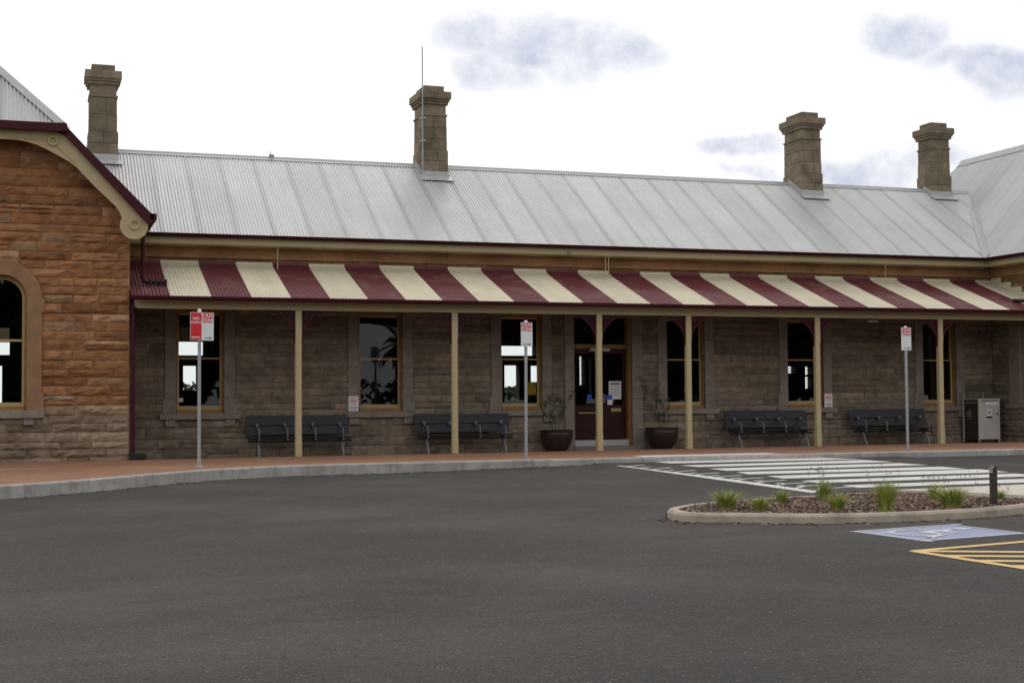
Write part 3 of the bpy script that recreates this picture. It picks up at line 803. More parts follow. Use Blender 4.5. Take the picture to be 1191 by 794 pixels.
# --- doorway
a, b = DOOR; zt = ZHEAD+.02; zdt = at(700, 405.4, Y=YW+.25).z; YD = YW+.24
mb = MB()
mb.box((a, YW+.05, 0.12), (a+.05, YW+.33, zt)); mb.box((b-.06, YW+.05, .12), (b, YW+.33, zt)); mb.box((a+.05, YW+.05, zt-.06), (b-.06, YW+.33, zt))
mb.build('door_frame', M['brown'], B)
dfr = bpy.data.objects['door_frame']
mb = MB(); mb.box((a+.05, YD-.03, zdt+.0), (b-.06, YD+.05, zdt+.11)); mb.build('transom_bar', M['brown'], dfr)
mb = MB(); mb.box((a+.05, YD+.0, zdt+.11), (b-.06, YD+.006, zt-.06)); mb.build('transom_pane', M['glass'], dfr)
mid = (a+b)/2
for s_, (x0, x1) in enumerate(((a+.052, mid-.004), (mid+.004, b-.062))):
    mb = MB(); zp = ZD+.86; st = .10
    mb.box((x0, YD-.02, ZD), (x1, YD+.03, ZD+.22)); mb.box((x0, YD-.02, zp-.14), (x1, YD+.03, zp)); mb.box((x0, YD-.02, zdt-.13), (x1, YD+.03, zdt-.005))
    mb.box((x0, YD-.02, ZD+.22), (x0+st, YD+.03, zp-.14)); mb.box((x1-st, YD-.02, ZD+.22), (x1, YD+.03, zp-.14))
    mb.box((x0, YD-.02, zp), (x0+st*.8, YD+.03, zdt-.13)); mb.box((x1-st*.8, YD-.02, zp), (x1, YD+.03, zdt-.13))
    mb.box((x0+st, YD-.002, ZD+.22), (x1-st, YD+.02, zp-.14))
    d = mb.build('door', M['maroon_door'], B, bevel=.004)
    g = MB(); g.box((x0+st*.7, YD+.003, zp-.01), (x1-st*.7, YD+.008, zdt-.12)); g.build('pane', M['glass'], d)
    if s_ == 0:
        h = MB(); hz = at(680, 480, Y=YD-.04).z; h.box((x0+.14, YD-.07, hz-.014), (x1-.10, YD-.05, hz+.014)); h.box((x0+.18, YD-.05, hz-.01), (x0+.2, YD-.02, hz+.01)); h.box((x1-.16, YD-.05, hz-.01), (x1-.14, YD-.02, hz+.01)); h.build('handle', M['brass'], d)
        p0 = at(683, 458.5, Y=YD-.0); p1 = at(688, 464.5, Y=YD-.0)
        n_ = MB(); n_.box((p0.x, YD-.002, p1.z), (p1.x, YD+.002, p0.z)); n_.build('sticker', M['blue'], d)
    else:
        def rect(px0, py0, px1, py1, y):
            p, q = at(px0, py0, Y=y), at(px1, py1, Y=y); return p.x, p.z, q.x, q.z
        r_ = rect(708, 443, 722.5, 464, YD-.003); n_ = MB(); n_.box((r_[0], YD-.006, r_[1]), (r_[2], YD-.001, r_[3])); n_.build('poster', M['white'], d)
        n_ = MB(); n_.box((r_[0]+.05, YD-.0078, r_[1]-.05), (r_[2]-.05, YD-.0062, r_[1]-.085)); n_.build('poster_heading', M['black'], d)
        n_ = MB()
        for q in range(9): n_.box((r_[0]+.03, YD-.0075, r_[1]-.13-q*.03), (r_[2]-.03-(q % 3)*.02, YD-.0065, r_[1]-.136-q*.03))
        n_.build('poster_lines', M['mid_grey'], d)
        r_ = rect(705, 459.2, 711.8, 464, YD-.006); n_ = MB(); n_.box((r_[0], YD-.012, r_[1]), (r_[2], YD-.008, r_[3])); n_.build('sticker', M['blue'], d)
        r_ = rect(706, 464.5, 712, 470.5, YD-.003); n_ = MB(); n_.box((r_[0], YD-.024, r_[1]), (r_[2], YD-.0205, r_[3])); n_.build('small_notice', M['white'], d)
        r_ = rect(710.5, 475, 722, 478, YD-.03); n_ = MB(); n_.box((r_[0], YD-.045, r_[1]+.01), (r_[2], YD-.021, r_[3]-.01)); n_.build('letter_slot', M['brass'], d)
r0 = at(686, 404.5, Y=YD-.1); r1 = at(709, 408.5, Y=YD-.1)
mb = MB(); mb.box((r0.x, YD-.16, r1.z), (r1.x, YD-.031, r0.z)); mb.build('door_head_bar', M['zinc'], B, bevel=.01)  # pale bar over the door leaves, built as a closer box
mb = MB(); mb.box((a-.02, YW-.10, .10), (b+.02, YW+.33, ZD-.161)); mb.build('door_step', M['ashlar'], B, bevel=.01)
mb = MB(); mb.box((a+.052, YW+.06, ZD-.16), (b-.062, YW+.33, ZD-.005)); mb.build('threshold', M['zinc'], B, bevel=.01)
mb = MB()
for sd, e in ((-1, a), (1, b)):
    segs = [.1, .62, 1.4, 2.2, 3.0, zt+.02]
    for q in range(5):
        wd = .24+(.03 if q == 0 else 0); x0_, x1_ = (e-wd, e-.001) if sd < 0 else (e+.001, e+wd+.05)
        mb.box((x0_, YW-.05-(.03 if q == 0 else 0), segs[q]+.003), (x1_, YW+.048, segs[q+1]-.003))
mb.box((a-.25, YW-.052, zt+.021), (b+.25, YW+.045, zt+.33))
mb.build('door_surround', M['ashlar'], B, bevel=.008)

# --- left gable wing
XC = at(2, 400, Y=0).x; HW = -XC             # centre and half width
print('gable centre', XC)
SL = 1.0
bt = at(176, 254, Y=-.5); bu = at(75.5, 145.6, Y=-.5)
SL = (bu.z-bt.z)/(bt.x-bu.x)
print('barge', bt, bu, SL)
def slope_z(x): return bt.z + (bt.x-x)*SL if x > XC-.45 else bt.z + (bt.x-(2*(XC-.45)-x))*SL
XG = XC-.45; ZRG = bt.z+(bt.x-XG)*SL
wz0 = at(20, 477, Y=0).z; wx = at(31, 400, Y=0).x; aspr = at(31, 347, Y=0).z; rad = wx-XC
print('gable window', wz0, wx, aspr, rad, 'ridge', ZRG)
WL = XC-rad
ztop = lambda u: aspr + math.sqrt(max(0, rad**2-(u-XC)**2))
mb = MB()
def core_top(u): return min(slope_z(u)-.25, bu.z-.2)
core(mb, FG, 2*XG, 0, 0, 5.0, [(WL, wx, wz0, ztop)])
# gable triangle (trapezoid under the hip)
zt_ = bu.z-.1; xt = bt.x-(zt_-bt.z)/SL-.35
mb.prism([(0, -.0, 5.0), (xt, 0, zt_), (2*XG-xt, 0, zt_), (2*XG, 0, 5.0)], (0, .35, 0))
rout = at(49, 347, Y=0).x-XC
def exring(z):
    if z < wz0-.12: return None
    if z < aspr: return (XC-rout+.02, XC+rout-.02)
    if z-aspr < rout-.02:
        q = math.sqrt(rout**2-(z-aspr)**2)-.02; return (XC-q, XC+q)
    return None
def gclip(z):
    if z < 5: return 2*XG, 0.0
    e = bt.x-(z-bt.z)/SL-.3; e = min(e, 0); return 2*XG-e, e
stone_courses(mb, FG, 2*XG, 0, .12, wz0-.11, [exring], pal_gable, seed=21, prot=.045, clip=gclip)
stone_courses(mb, FG, 2*XG, 0, wz0-.11, zt_, [exring], pal_gable, seed=24, prot=.045, clip=gclip, ch=(.16, .21))
# side return of the wing and its far side
core(mb, lambda u, z, d: (0+d-.001, u, z), .35, 12, 0, 5.0, [])
core(mb, lambda u, z, d: (2*XG-d, u, z), .35, 12, 0, 5.0, [])
mb.build('gable_wall', [M['mortar_light'], M['stone']], B)
# arched stone ring
def arch_band(mbx, cx_, zs_, r0, r1, zb, y0, y1, n=20, mi=0):
    """arched band with straight legs down to zb, between radii r0<r1, y0 front, y1 back"""
    def pt(r, k):
        if k == 0: return (cx_-r, zb)
        if k == n+2: return (cx_+r, zb)
        g = math.pi*(1-(k-1)/n); return (cx_+r*math.cos(g), zs_+r*math.sin(g))
    for k in range(n+2):
        a0, a1 = pt(r0, k), pt(r0, k+1); b0, b1 = pt(r1, k), pt(r1, k+1)
        mbx.hexa([(a0[0], y0, a0[1]), (a1[0], y0, a1[1]), (a1[0], y1, a1[1]), (a0[0], y1, a0[1]), (b0[0], y0, b0[1]), (b1[0], y0, b1[1]), (b1[0], y1, b1[1]), (b0[0], y1, b0[1])], mi)
mb = MB(); arch_band(mb, XC, aspr, rad-.04, rad, wz0, -.0+.03, .22); mb.box((XC-rad+.04, -.01, wz0), (XC+rad-.04, .22, wz0+.08))
gw = mb.build('arched_window', M['brown'], B)
mb = MB(); arch_band(mb, XC, aspr, rad-.09, rad-.04, wz0+.08, .13, .17); mb.box((XC-rad+.09, .131, wz0+.08), (XC+rad-.09, .169, wz0+.16))
zr_ = at(20, 396, Y=.13).z; mb.box((XC-rad+.09, .12, zr_-.02), (XC+rad-.09, .168, zr_+.025)); mb.build('sash', M['tan'], gw)
mb = MB(); pl = [(XC-rad+.07, .15, wz0+.12)] + [(XC+(rad-.07)*math.cos(math.pi*(1-k/20)), .15, aspr+(rad-.07)*math.sin(math.pi*(1-k/20))) for k in range(21)] + [(XC+rad-.07, .15, wz0+.12)]
mb.prism(pl, (0, .005, 0)); mb.build('pane', M['glass'], gw)
mb = MB(); arch_band(mb, XC, aspr, rad, rout, wz0, -.075, .028); 
for sd in (-1, 1):
    x0_ = XC+sd*rout; mb.box((x0_, -.078, wz0), (x0_-sd*(rout-rad)+sd*.0 + sd*.0, -.076, wz0+.3))
    mb.box((x0_-sd*.001, -.074, aspr-.28), (x0_+sd*.045, .0, aspr+.0)); mb.box((x0_-sd*.001, -.074, wz0), (x0_+sd*.045, .0, wz0+.34))
mb.build('surround', M['ashlar_warm'], gw)
mb = MB(); mb.box((XC-rout-.06, -.15, wz0-.16), (XC+rout+.06, .03, wz0-.001))
for sd in (-1, 1): mb.box((XC+sd*(rad+.05)-.1, -.11, wz0-.30), (XC+sd*(rad+.05)+.1, 0, wz0-.161))
mb.build('sill', M['ashlar'], gw, bevel=.008)

# --- corrugated sheets
PIT = SHEET/11
def corrugate(mb, n, pos, top, bot, nrm, amp=.011, mi=0, samples=6, rows=1):
    """n ribs; pos(i)->parameter, top(s),bot(s)->points; ribs displaced along nrm"""
    prev = None; nrm = Vector(nrm).normalized()
    for i in range(n*samples+1):
        s = i/samples*PIT
        d = nrm*(amp*math.cos(2*math.pi*i/samples)); sp = pos+s
        t, b_ = Vector(top(sp))+d, Vector(bot(sp))+d
        cur = [mb.vert(t.lerp(b_, r/rows)) for r in range(rows+1)]
        if prev:
            for r in range(rows): mb.face((prev[r], cur[r], cur[r+1], prev[r+1]), mi)
        prev = cur
nm = Vector((0, -math.sin(TH), math.cos(TH)))
mb = MB(); ov = .04
x_l = XC-.45; nr = int((XR+3.0-x_l)/PIT)
corrugate(mb, nr, x_l, lambda s: (s, YR, ZR), lambda s: (s, YE-ov, ZE-ov*math.tan(TH)), nm)
# back slope
nb = Vector((0, math.sin(TH), math.cos(TH)))
mb.face([mb.vert(p) for p in ((x_l, YR, ZR), (XR+3, YR, ZR), (XR+3, 2*YR-YE, ZE), (x_l, 2*YR-YE, ZE))])
roof = mb.build('roof', M['ironX'], B, smooth=True)
mb = MB(); 
mb.prism([(x_l, YR-.13, ZR-.13*math.tan(TH)+.016), (x_l, YR-.13, ZR-.13*math.tan(TH)+.020), (x_l, YR-.045, ZR+.0), (x_l, YR-.03, ZR+.035), (x_l, YR, ZR+.05), (x_l, YR+.03, ZR+.03), (x_l, YR+.17, ZR-.17*math.tan(TH)+.02)], (at(1136, 226, Y=YR).x-x_l, 0, 0))
mb.build('ridge_cap', M['zinc'], roof)
# left wing roof: two slopes and the clipped front hip
Z0 = slope_z(bt.x); YF = -.5
# hip apex: lies on the ridge and on the image line of the hip edge
def projx(P):
    v = Vector(P)-CAM; c = Vector((AX.x*v.x+AY.x*v.y+AZ.x*v.z, AX.y*v.x+AY.y*v.y+AZ.y*v.z, AX.z*v.x+AY.z*v.y+AZ.z*v.z))
    return CX+F*c.x/c.z, CY+F*c.y/c.z
best = None
for k in range(0, 80):
    ya = YF+k*.05; q = projx((XG, ya, ZRG)); line = 79+(q[0]-0)*(144.4-79)/76.3
    e = abs(q[1]-line)
    if best is None or e < best[0]: best = (e, ya, q)
YA = best[1]; print('hip apex', best, ZRG)
ns_ = Vector((SL, 0, 1)).normalized()
mb = MB()
for sd in (1, -1):
    mx = lambda x: x if sd > 0 else 2*XG-x
    def tp(s):
        f_ = lin(YF, YA, s); xx = bu.x+(XG-bu.x)*f_; return (mx(xx), s, slope_z(xx))
    corrugate(mb, int((12-YF)/PIT), YF, tp, lambda s: (mx(bt.x), s, bt.z), (ns_.x*sd, 0, ns_.z), samples=4, mi=0)
r2 = mb.build('wing_roof', M['ironY'], B, smooth=True)
mb = MB(); hx = bu.x-XG; nh = Vector((0, -(ZRG-bu.z), YA-YF)).normalized()
def htop(s):
    f_ = max(0, 1-abs(s-XG)/hx); return (s, YF+(YA-YF)*f_, bu.z+(ZRG-bu.z)*f_)
corrugate(mb, int(2*hx/PIT), XG-hx, htop, lambda s: (s, YF-.03, bu.z-.03*(ZRG-bu.z)/(YA-YF)), nh)
mb.build('hip_sheet', M['ironX'], r2, smooth=True)
mb = MB()
for sd in (1, -1):
    p0 = Vector((XG+sd*hx, YF, bu.z+.02)); p1 = Vector((XG, YA, ZRG+.02))
    e = (p1-p0).normalized(); w1 = Vector((-sd*.19, 0, .0)); w2 = Vector((sd*.10, 0, -.10*SL))
    o_ = Vector((0, -.02, .03))
    for ww in (w1, w2):
        mb.prism([p0+o_, p1+o_, p1+ww+o_*.4, p0+ww+o_*.4], (0, 0, .008))
mb.prism([(XG-.15, YA, ZRG-.12), (XG, YA, ZRG+.06), (XG+.15, YA, ZRG-.12)], (0, 12-YA, 0))
mb.build('hip_capping', M['zinc'], r2)
# barge boards (cream) with roundel ends, maroon capping
YBg = -.44
inn = [(0, 162.3), (17.6, 162.3), (30, 164.5), (42.8, 168.3), (54, 173.5), (65.5, 179.6), (77, 186), (88, 193.5), (100, 206), (110.8, 217.4), (123, 229), (133.5, 239), (138.5, 245.5), (141.3, 252), (141.8, 258)]
cen_ = at(156, 262.5, Y=YBg); rr_ = .285
half = [at(q[0], q[1], Y=YBg) for q in inn]
halfp = [(p.x, p.z) for p in half if p.x > XC]
arc = []
for k in range(0, 15):
    g = R(178+ (395-178)*k/14); arc.append((cen_.x+rr_*math.cos(g), cen_.z+rr_*math.sin(g)))
rk = [(bt.x-.03, slope_z(bt.x-.03)-.06), (bu.x, bu.z-.06)]
right = [(XC, halfp[0][1])] + halfp + arc + rk + [(XC, bu.z-.06)]
mb = MB()
# build as strips so that concave outline fills properly: quads between inner curve and outer line
outer = []
path = [(XG, halfp[0][1])]+halfp
for (x, z) in path:
    if x < bu.x-.25: outer.append((x, bu.z-.06))
    else:
        # perpendicular-ish foot on the rake line
        t = ((x-bu.x)*(bt.x-bu.x)+(z-bu.z)*(bt.z-bu.z))/((bt.x-bu.x)**2+(bt.z-bu.z)**2); t = max(0, min(.93, t))
        outer.append((bu.x+(bt.x-bu.x)*t, bu.z-.06+(bt.z-bu.z)*t))
for sd in (1, -1):
    mx = lambda x: x if sd > 0 else 2*XG-x
    for k in range(len(path)-1):
        a_, b_, c_, d_ = path[k], path[k+1], outer[k+1], outer[k]
        mb.prism([(mx(p[0]), YBg, p[1]) for p in (a_, b_, c_, d_)], (0, .05, 0))
    mb.prism([(mx(cen_.x+rr_*math.cos(2*math.pi*k/32)), YBg-.004, cen_.z+rr_*math.sin(2*math.pi*k/32)) for k in range(32)], (0, .058, 0))
    a_, b_ = path[-1], outer[-1]
    mb.prism([(mx(x), YBg-.002, z) for x, z in (a_, (cen_.x, cen_.z-.05), (cen_.x+rr_*.97, cen_.z+.06), (bt.x-.06, slope_z(bt.x-.06)-.06), b_)], (0, .054, 0))
bg = mb.build('bargeboard', M['cream'], B)
for sd in (1,):
    for (q, r_) in (((156.7, 261.4), .10), ((61.7, 164), .10)):
        p = at(q[0], q[1], Y=YBg); mb = MB()
        for k in range(20):
            g0, g1 = 2*math.pi*k/20, 2*math.pi*(k+1)/20
            P = lambda g, r, y: (p.x+r*math.cos(g), y, p.z+r*math.sin(g))
            mb.hexa([P(g0, r_*.66, YBg-.04), P(g1, r_*.66, YBg-.04), P(g1, r_*.66, YBg+.002), P(g0, r_*.66, YBg+.002), P(g0, r_, YBg-.05), P(g1, r_, YBg-.05), P(g1, r_, YBg+.002), P(g0, r_, YBg+.002)])
        mb.build('roundel', M['cream'], bg)
    for a_, b_ in (((8, 159.5), (57, 163.5)), ((65, 169), (88, 190))):
        p, q = at(*a_, Y=YBg), at(*b_, Y=YBg); mb = MB()
        mb.tube([(p.x, YBg-.004, p.z), (q.x, YBg-.004, q.z)], .012, 6); mb.build('barge_moulding', M['cream'], bg)
mb = MB()
for sd in (1, -1):
    mx = lambda x: x if sd > 0 else 2*XG-x
    d_ = .19
    mb.prism([(mx(x), YF-.03, z) for x, z in ((bu.x-.05, bu.z+.035), (bt.x+.05, bt.z+.05), (bt.x+.02, bt.z-.10), (bt.x-.06, bt.z-.13), (bu.x-.05, bu.z-.15))], (0, .055, 0))
    mb.box((mx(bt.x-.02), YF-.03, bt.z-.02), (mx(bt.x+.11), 12, bt.z+.10))
mb.box((2*XG-bu.x-.04, YF-.15, bu.z-.15), (bu.x+.04, YF-.026, bu.z+.01))
mb.build('barge_capping', M['maroon'], bg)

# --- right wing: side wall, gutter, slope
nv = Vector((-SL, 0, 1))
XCR = XR - XC                                  # mirror image of the left wing
mb = MB()
jz = at(1180, 400, X=XR)
jy1, jy0 = at(1175, 430, X=XR).y, at(1188, 430, X=XR).y
zs2 = at(1180, 469, X=XR).z
print('side jamb', jy1, jy0, zs2)
wy1 = jy0; wy0 = jy0-1.05
core(mb, FS, 0, YW+.0, 0, 5.1, [(wy0, wy1, zs2, ZHEAD)])
stone_courses(mb, FS, 0.02, YW-.03, .1, zf0-.005, [(wy0-.3, wy1+(jy1-jy0), zs2-.14, ZHEAD+.3)], pal_main, seed=33, prot=.032)
core(mb, FS, YW+.35, 12, 0, 5.0, [])
core(mb, lambda u, z, d: (u, 0-d, z), XR, XR-2*XC, 0, 5.0, []); stone_courses(mb, lambda u, z, d: (u, -d, z), XR, XR-2*XC, .12, 5.0, [], pal_gable, seed=35, prot=.045)
mb.build('wing_wall', [M['mortar'], M['stone']], B)
mb = MB()
for y0_, y1_ in ((wy1, jy1), (wy0-.28, wy0)): mb.box((XR-.05, y0_+.001, zs2), (XR+.03, y1_, ZHEAD+.3))
mb.box((XR-.049, wy0, ZHEAD), (XR+.03, wy1, ZHEAD+.3)); mb.box((XR-.12, wy0-.35, zs2-.135), (XR+.03, jy1+.1, zs2-.001)); sw = mb.build('side_window', M['ashlar'], B, bevel=.008)
mb = MB(); mb.box((XR+.12, wy0, zs2), (XR+.17, wy1, zs2+.12)); mb.box((XR+.12, wy0, zs2+1.0), (XR+.17, wy1, zs2+1.05)); mb.box((XR+.12, wy1-.06, zs2), (XR+.17, wy1, ZHEAD)); mb.box((XR+.12, wy0, zs2), (XR+.17, wy0+.06, ZHEAD)); mb.build('sash', M['tan'], sw)
mb = MB(); mb.box((XR+.14, wy0, zs2), (XR+.145, wy1, ZHEAD)); mb.build('pane', M['glass'], sw)
mb = MB(); y = 0
while y < YW-.1:
    w_ = min(rnds.uniform(.7, 1.1), YW-.051-y); mb.box((XR-.05, y, zf0), (XR, y+w_-.006, zf1)); y += w_
mb.box((XR-.075, 0, zf0-.03), (XR-.0, YW-.076, zf0+.012)); mb.build('frieze', M['frieze'], B)
mb = MB(); mb.box((XGE+.06, -.3, GZ0-.15), (XGE+.10, YE+.059, GZ0+.02)); mb.box((XGE+.10, -.3, GZ0-.17), (XR, YW-.13, GZ0-.131)); mb.box((XR-.12, 0, zf1+.001), (XR-.051, YW-.13, GZ0-.175)); mb.build('fascia', M['cream'], B)
mb = MB(); mb.prism([(x+XGE-YE, -.5, z) for x, z in prof], (0, YE+.45, 0)); mb.build('gutter', M['maroon'], B)
p0 = onplane(1116, 191.5, (XGE, 0, ZE), nv); p1 = onplane(1191, 168.7, (XGE, 0, ZE), nv); pb = onplane(1106, 205, (XGE, 0, ZE), nv)
print('right ridge', p0, p1, pb)
xrr = (p0.x+p1.x)/2; zrr = ZE+(xrr-XGE)*SL; yre = p0.y
mb = MB()
def ttop(s):
    f_ = lin(yre+1.6, yre, s); return (XGE+(xrr-XGE)*f_*1.0, s, ZE+(zrr-ZE)*f_)
corrugate(mb, int((yre+1.6+.5)/PIT), -.5, ttop, lambda s: (XGE-.04, s, ZE-.04*SL), (-ns_.x, 0, ns_.z), samples=4)
mb.face([mb.vert(p) for p in ((xrr, -.5, zrr), (xrr, yre, zrr), (xrr*2-XGE, yre+1.6, ZE), (2*xrr-XGE, -.5, ZE))])
mb.build('wing_roof', M['ironY'], B, smooth=True)
rw = bpy.data.objects['wing_roof.001'] if 'wing_roof.001' in bpy.data.objects else r2
mb = MB(); mb.prism([(xrr-.16, -.5, zrr-.16*SL+.03), (xrr, -.5, zrr+.07), (xrr+.16, -.5, zrr-.16*SL+.03)], (0, yre+.5, 0)); mb.build('ridge_cap', M['zinc'], rw)
# valley flashing
v0 = Vector((XGE, YE, ZE)); v1 = Vector((XGE+(YR-YE)*math.tan(TH)/SL, YR, ZR))
mb = MB(); a_ = v0; b_ = v0.lerp(v1, .68)
d1 = Vector((-1, 0, 0))*.13; d2 = Vector((.10, 0, .10*SL))
up = Vector((0, 0, .022))
mb.prism([a_+up, b_+up, b_+d1+up, a_+d1+up], (0, 0, .01)); mb.prism([a_+up, b_+up, b_+d2+up, a_+d2+up], (0, 0, .01))
mb.build('valley_flashing', M['zinc'], rw)

# --- chimneys
def chim(px_l, px_r, base_y, back_x, top_y, yplane, depth, seed):
    P = mainroof((px_l+px_r)/2, yplane); yf = P.y
    l, r_ = at(px_l, base_y, Y=yf), at(px_r, base_y, Y=yf); top = at(px_l, top_y, Y=yf).z
    w_ = r_.x-l.x; cx_ = (l.x+r_.x)/2; cy_ = yf+depth/2; zb = l.z-.35
    rd = random.Random(seed); mb = MB()
    def tone():
        t = rd.uniform(.8, 1.2); return (.205*t, .165*t, .115*t)
    def blk(hw, hd, z0, z1, split=0):
        if split:
            mb.tint = tuple(c*.55 for c in tone()); mb.box((cx_-hw+.012, cy_-hd+.012, z0), (cx_+hw-.012, cy_+hd-.012, z1))
            xs_ = [-hw, rd.uniform(-.35, .35)*hw, hw]; ys_ = [-hd, rd.uniform(-.3, .3)*hd, hd]
            for i in range(2):
                for j in range(2):
                    mb.tint = tone(); e = rd.uniform(0, .006)
                    mb.box((cx_+xs_[i]+.004*(i > 0)-e*(i == 0), cy_+ys_[j]+.004*(j > 0)-e*(j == 0), z0+.004), (cx_+xs_[i+1]-.004*(i < 1)+e*(i == 1), cy_+ys_[j+1]-.004*(j < 1)+e*(j == 1), z1-.004))
        else:
            mb.tint = tone(); mb.box((cx_-hw, cy_-hd, z0), (cx_+hw, cy_+hd, z1))
    hw, hd = w_/2, depth/2; zt_c = top
    # from the top: block, slab, corbels, neck, band, shaft, plinth
    z = zt_c; blk(hw-.055, hd-.055, z-.17, z); z -= .17
    blk(hw+.10, hd+.10, z-.185, z); z -= .185
    blk(hw+.065, hd+.065, z-.065, z); z -= .065
    blk(hw+.035, hd+.035, z-.08, z); z -= .08
    blk(hw-.02, hd-.02, z-.26, z); z -= .26
    blk(hw+.015, hd+.015, z-.045, z); z -= .045
    zp = zb+.85
    n = max(2, round((z-zp)/.36)); h = (z-zp)/n
    for k in range(n): 
        f_ = -.012+.010*(k/n); blk(hw+f_, hd+f_, z-h, z, 1); z -= h
    n = 3; h = (z-zb)/n
    for k in range(n): blk(hw+.018, hd+.018, z-h, z, 1); z -= h
    c = mb.build('chimney', M['chim'], B, bevel=.006)
    # flashing skirt
    mb = MB(); zf = P.z; k = math.tan(TH); e = .022; hs = .16
    xa, xb = cx_-hw-.018-e, cx_+hw+.018+e; ya, yb = cy_-hd-.018-e, YR
    mb.box((xa, ya-.004, zf-.25), (xb, ya+.004, zf+hs))
    mb.prism([(xa-.05, ya-.20, zf-.20*k+.02), (xb+.09, ya-.20, zf-.20*k+.02), (xb+.09, ya, zf+.02), (xa-.05, ya, zf+.02)], (0, 0, .012))
    for xx in (xa, xb): mb.prism([(xx-.004, ya, zf-.1), (xx-.004, yb, ZR-.05), (xx-.004, yb, ZR+.13), (xx-.004, ya, zf+hs)], (.008, 0, 0))
    mb.build('flashing', M['zinc'], c)
    return c, cx_, cy_, w_, depth, yf, top
C1 = chim(103.5, 136.3, 176, 102, 73.5, 187, .75, 1)
C2 = chim(492, 520, 196, 481, 98.5, 206.6, .92, 2)
C3 = chim(933, 956, 221, 912, 129.5, 228, 1.0, 3)
C4 = chim(1083.6, 1105.8, 223, 1069, 141.8, 229, .68, 4)
c, cx_, cy_, w_, dp_, yf, top = C2
mx_ = at(491, 100, Y=yf-.1).x; zt2 = at(491.5, 55, Y=yf-.1).z
mb = MB(); mb.tube([(mx_, yf-.13, ZR-.3), (mx_, yf-.13, zt2)], .016, 8)
for zz in (top-1.5, top-.9): mb.box((mx_-.05, yf-.15, zz-.02), (mx_+.08, yf+.02, zz+.02))
mb.build('antenna_mast', M['galv_post'], c)
# --- ridge bird spike
p = mainroof(315.5, 184); mb = MB(); mb.box((p.x-.06, YR-.05, ZR+.04), (p.x+.06, YR+.02, ZR+.10)); mb.tube([(p.x+.02, YR, ZR+.05), (p.x-.05, YR, ZR+.19)], .008, 6); mb.build('roof_bracket', M['galv_post'], B)

# --- verandah
YG = -.35; ZG = at(697, 352.5, Y=YG).z
YT = YW-.07; ZT_ = zaw-.02
sl_aw = (ZT_-ZG)/(YT-YG); print('awning slope', math.degrees(math.atan(sl_aw)))
mb = MB(); na = Vector((0, -sl_aw, 1)).normalized()
corrugate(mb, int((XR-.02)/PIT), .01, lambda s: (s, YT, ZT_), lambda s: (s, YG-.03, ZG-.03*sl_aw+.012), na, samples=6)
vr = mb.build('verandah_roof', M['ironS'], B, smooth=True)
mb = MB()
k = 0; x = .80-SHEET
while x < XR:
    a_, b_ = max(x, .01), min(x+SHEET, XR-.02)
    if b_-a_ > .02:
        mi = 0 if k % 2 == 0 else 1
        mb.prism([(a_, YT+.012, ZT_+.085), (a_, YT, ZT_+.085), (a_, YT-.015, ZT_+.02), (a_, YT-.12, ZT_+.02-.12*sl_aw), (a_, YT-.12, ZT_-.0-.12*sl_aw), (a_, YT+.012, ZT_-.01)], (b_-a_-.002, 0, 0), mi)
    x += SHEET; k += 1
# stepped flashing down the right wing wall
for q in range(6):
    y1_ = YT-.02-q*.42; z1_ = ZT_-(YT-y1_)*sl_aw
    mb.box((XR-.06, y1_-.419, z1_-.419*sl_aw-.02), (XR-.052, y1_, z1_+.14), 1)
mb.build('apron_flashing', [mat('maroon_flashing', (.11, .02, .028), .45), M['cream_flash']], vr)
mb = MB(); prf = [(YG+.02, ZG-.085), (YG-.08, ZG-.085), (YG-.11, ZG-.06), (YG-.12, ZG-.005), (YG+.02, ZG-.005)]
mb.prism([(.02, y, z) for y, z in prf], (XR+1.5-.02 if False else XR-.08, 0, 0)); mb.build('verandah_gutter', M['maroon'], B)
ZBB = at(697, 365.8, Y=-.06).z; ZBT = ZG-.02
mb = MB(); mb.box((.10, -.065, ZBB), (XR-.02, .065, ZBT)); mb.build('verandah_beam', M['cream'], B, bevel=.01)
# underside lining and rafters
mb = MB(); mb.prism([(.02, YT, ZT_-.06), (.02, YG+.03, ZG-.03), (.02, YG+.03, ZG-.045), (.02, YT, ZT_-.085)], (XR-.05, 0, 0)); 
x = .6
while x < XR-.2:
    mb.prism([(x, YT, ZT_-.086), (x, .07, ZG-.09+.42*sl_aw), (x, .07, ZG-.19+.42*sl_aw), (x, YT, ZT_-.19)], (.06, 0, 0)); x += 1.15
mb.build('verandah_lining', M['ceilmaroon'], B)
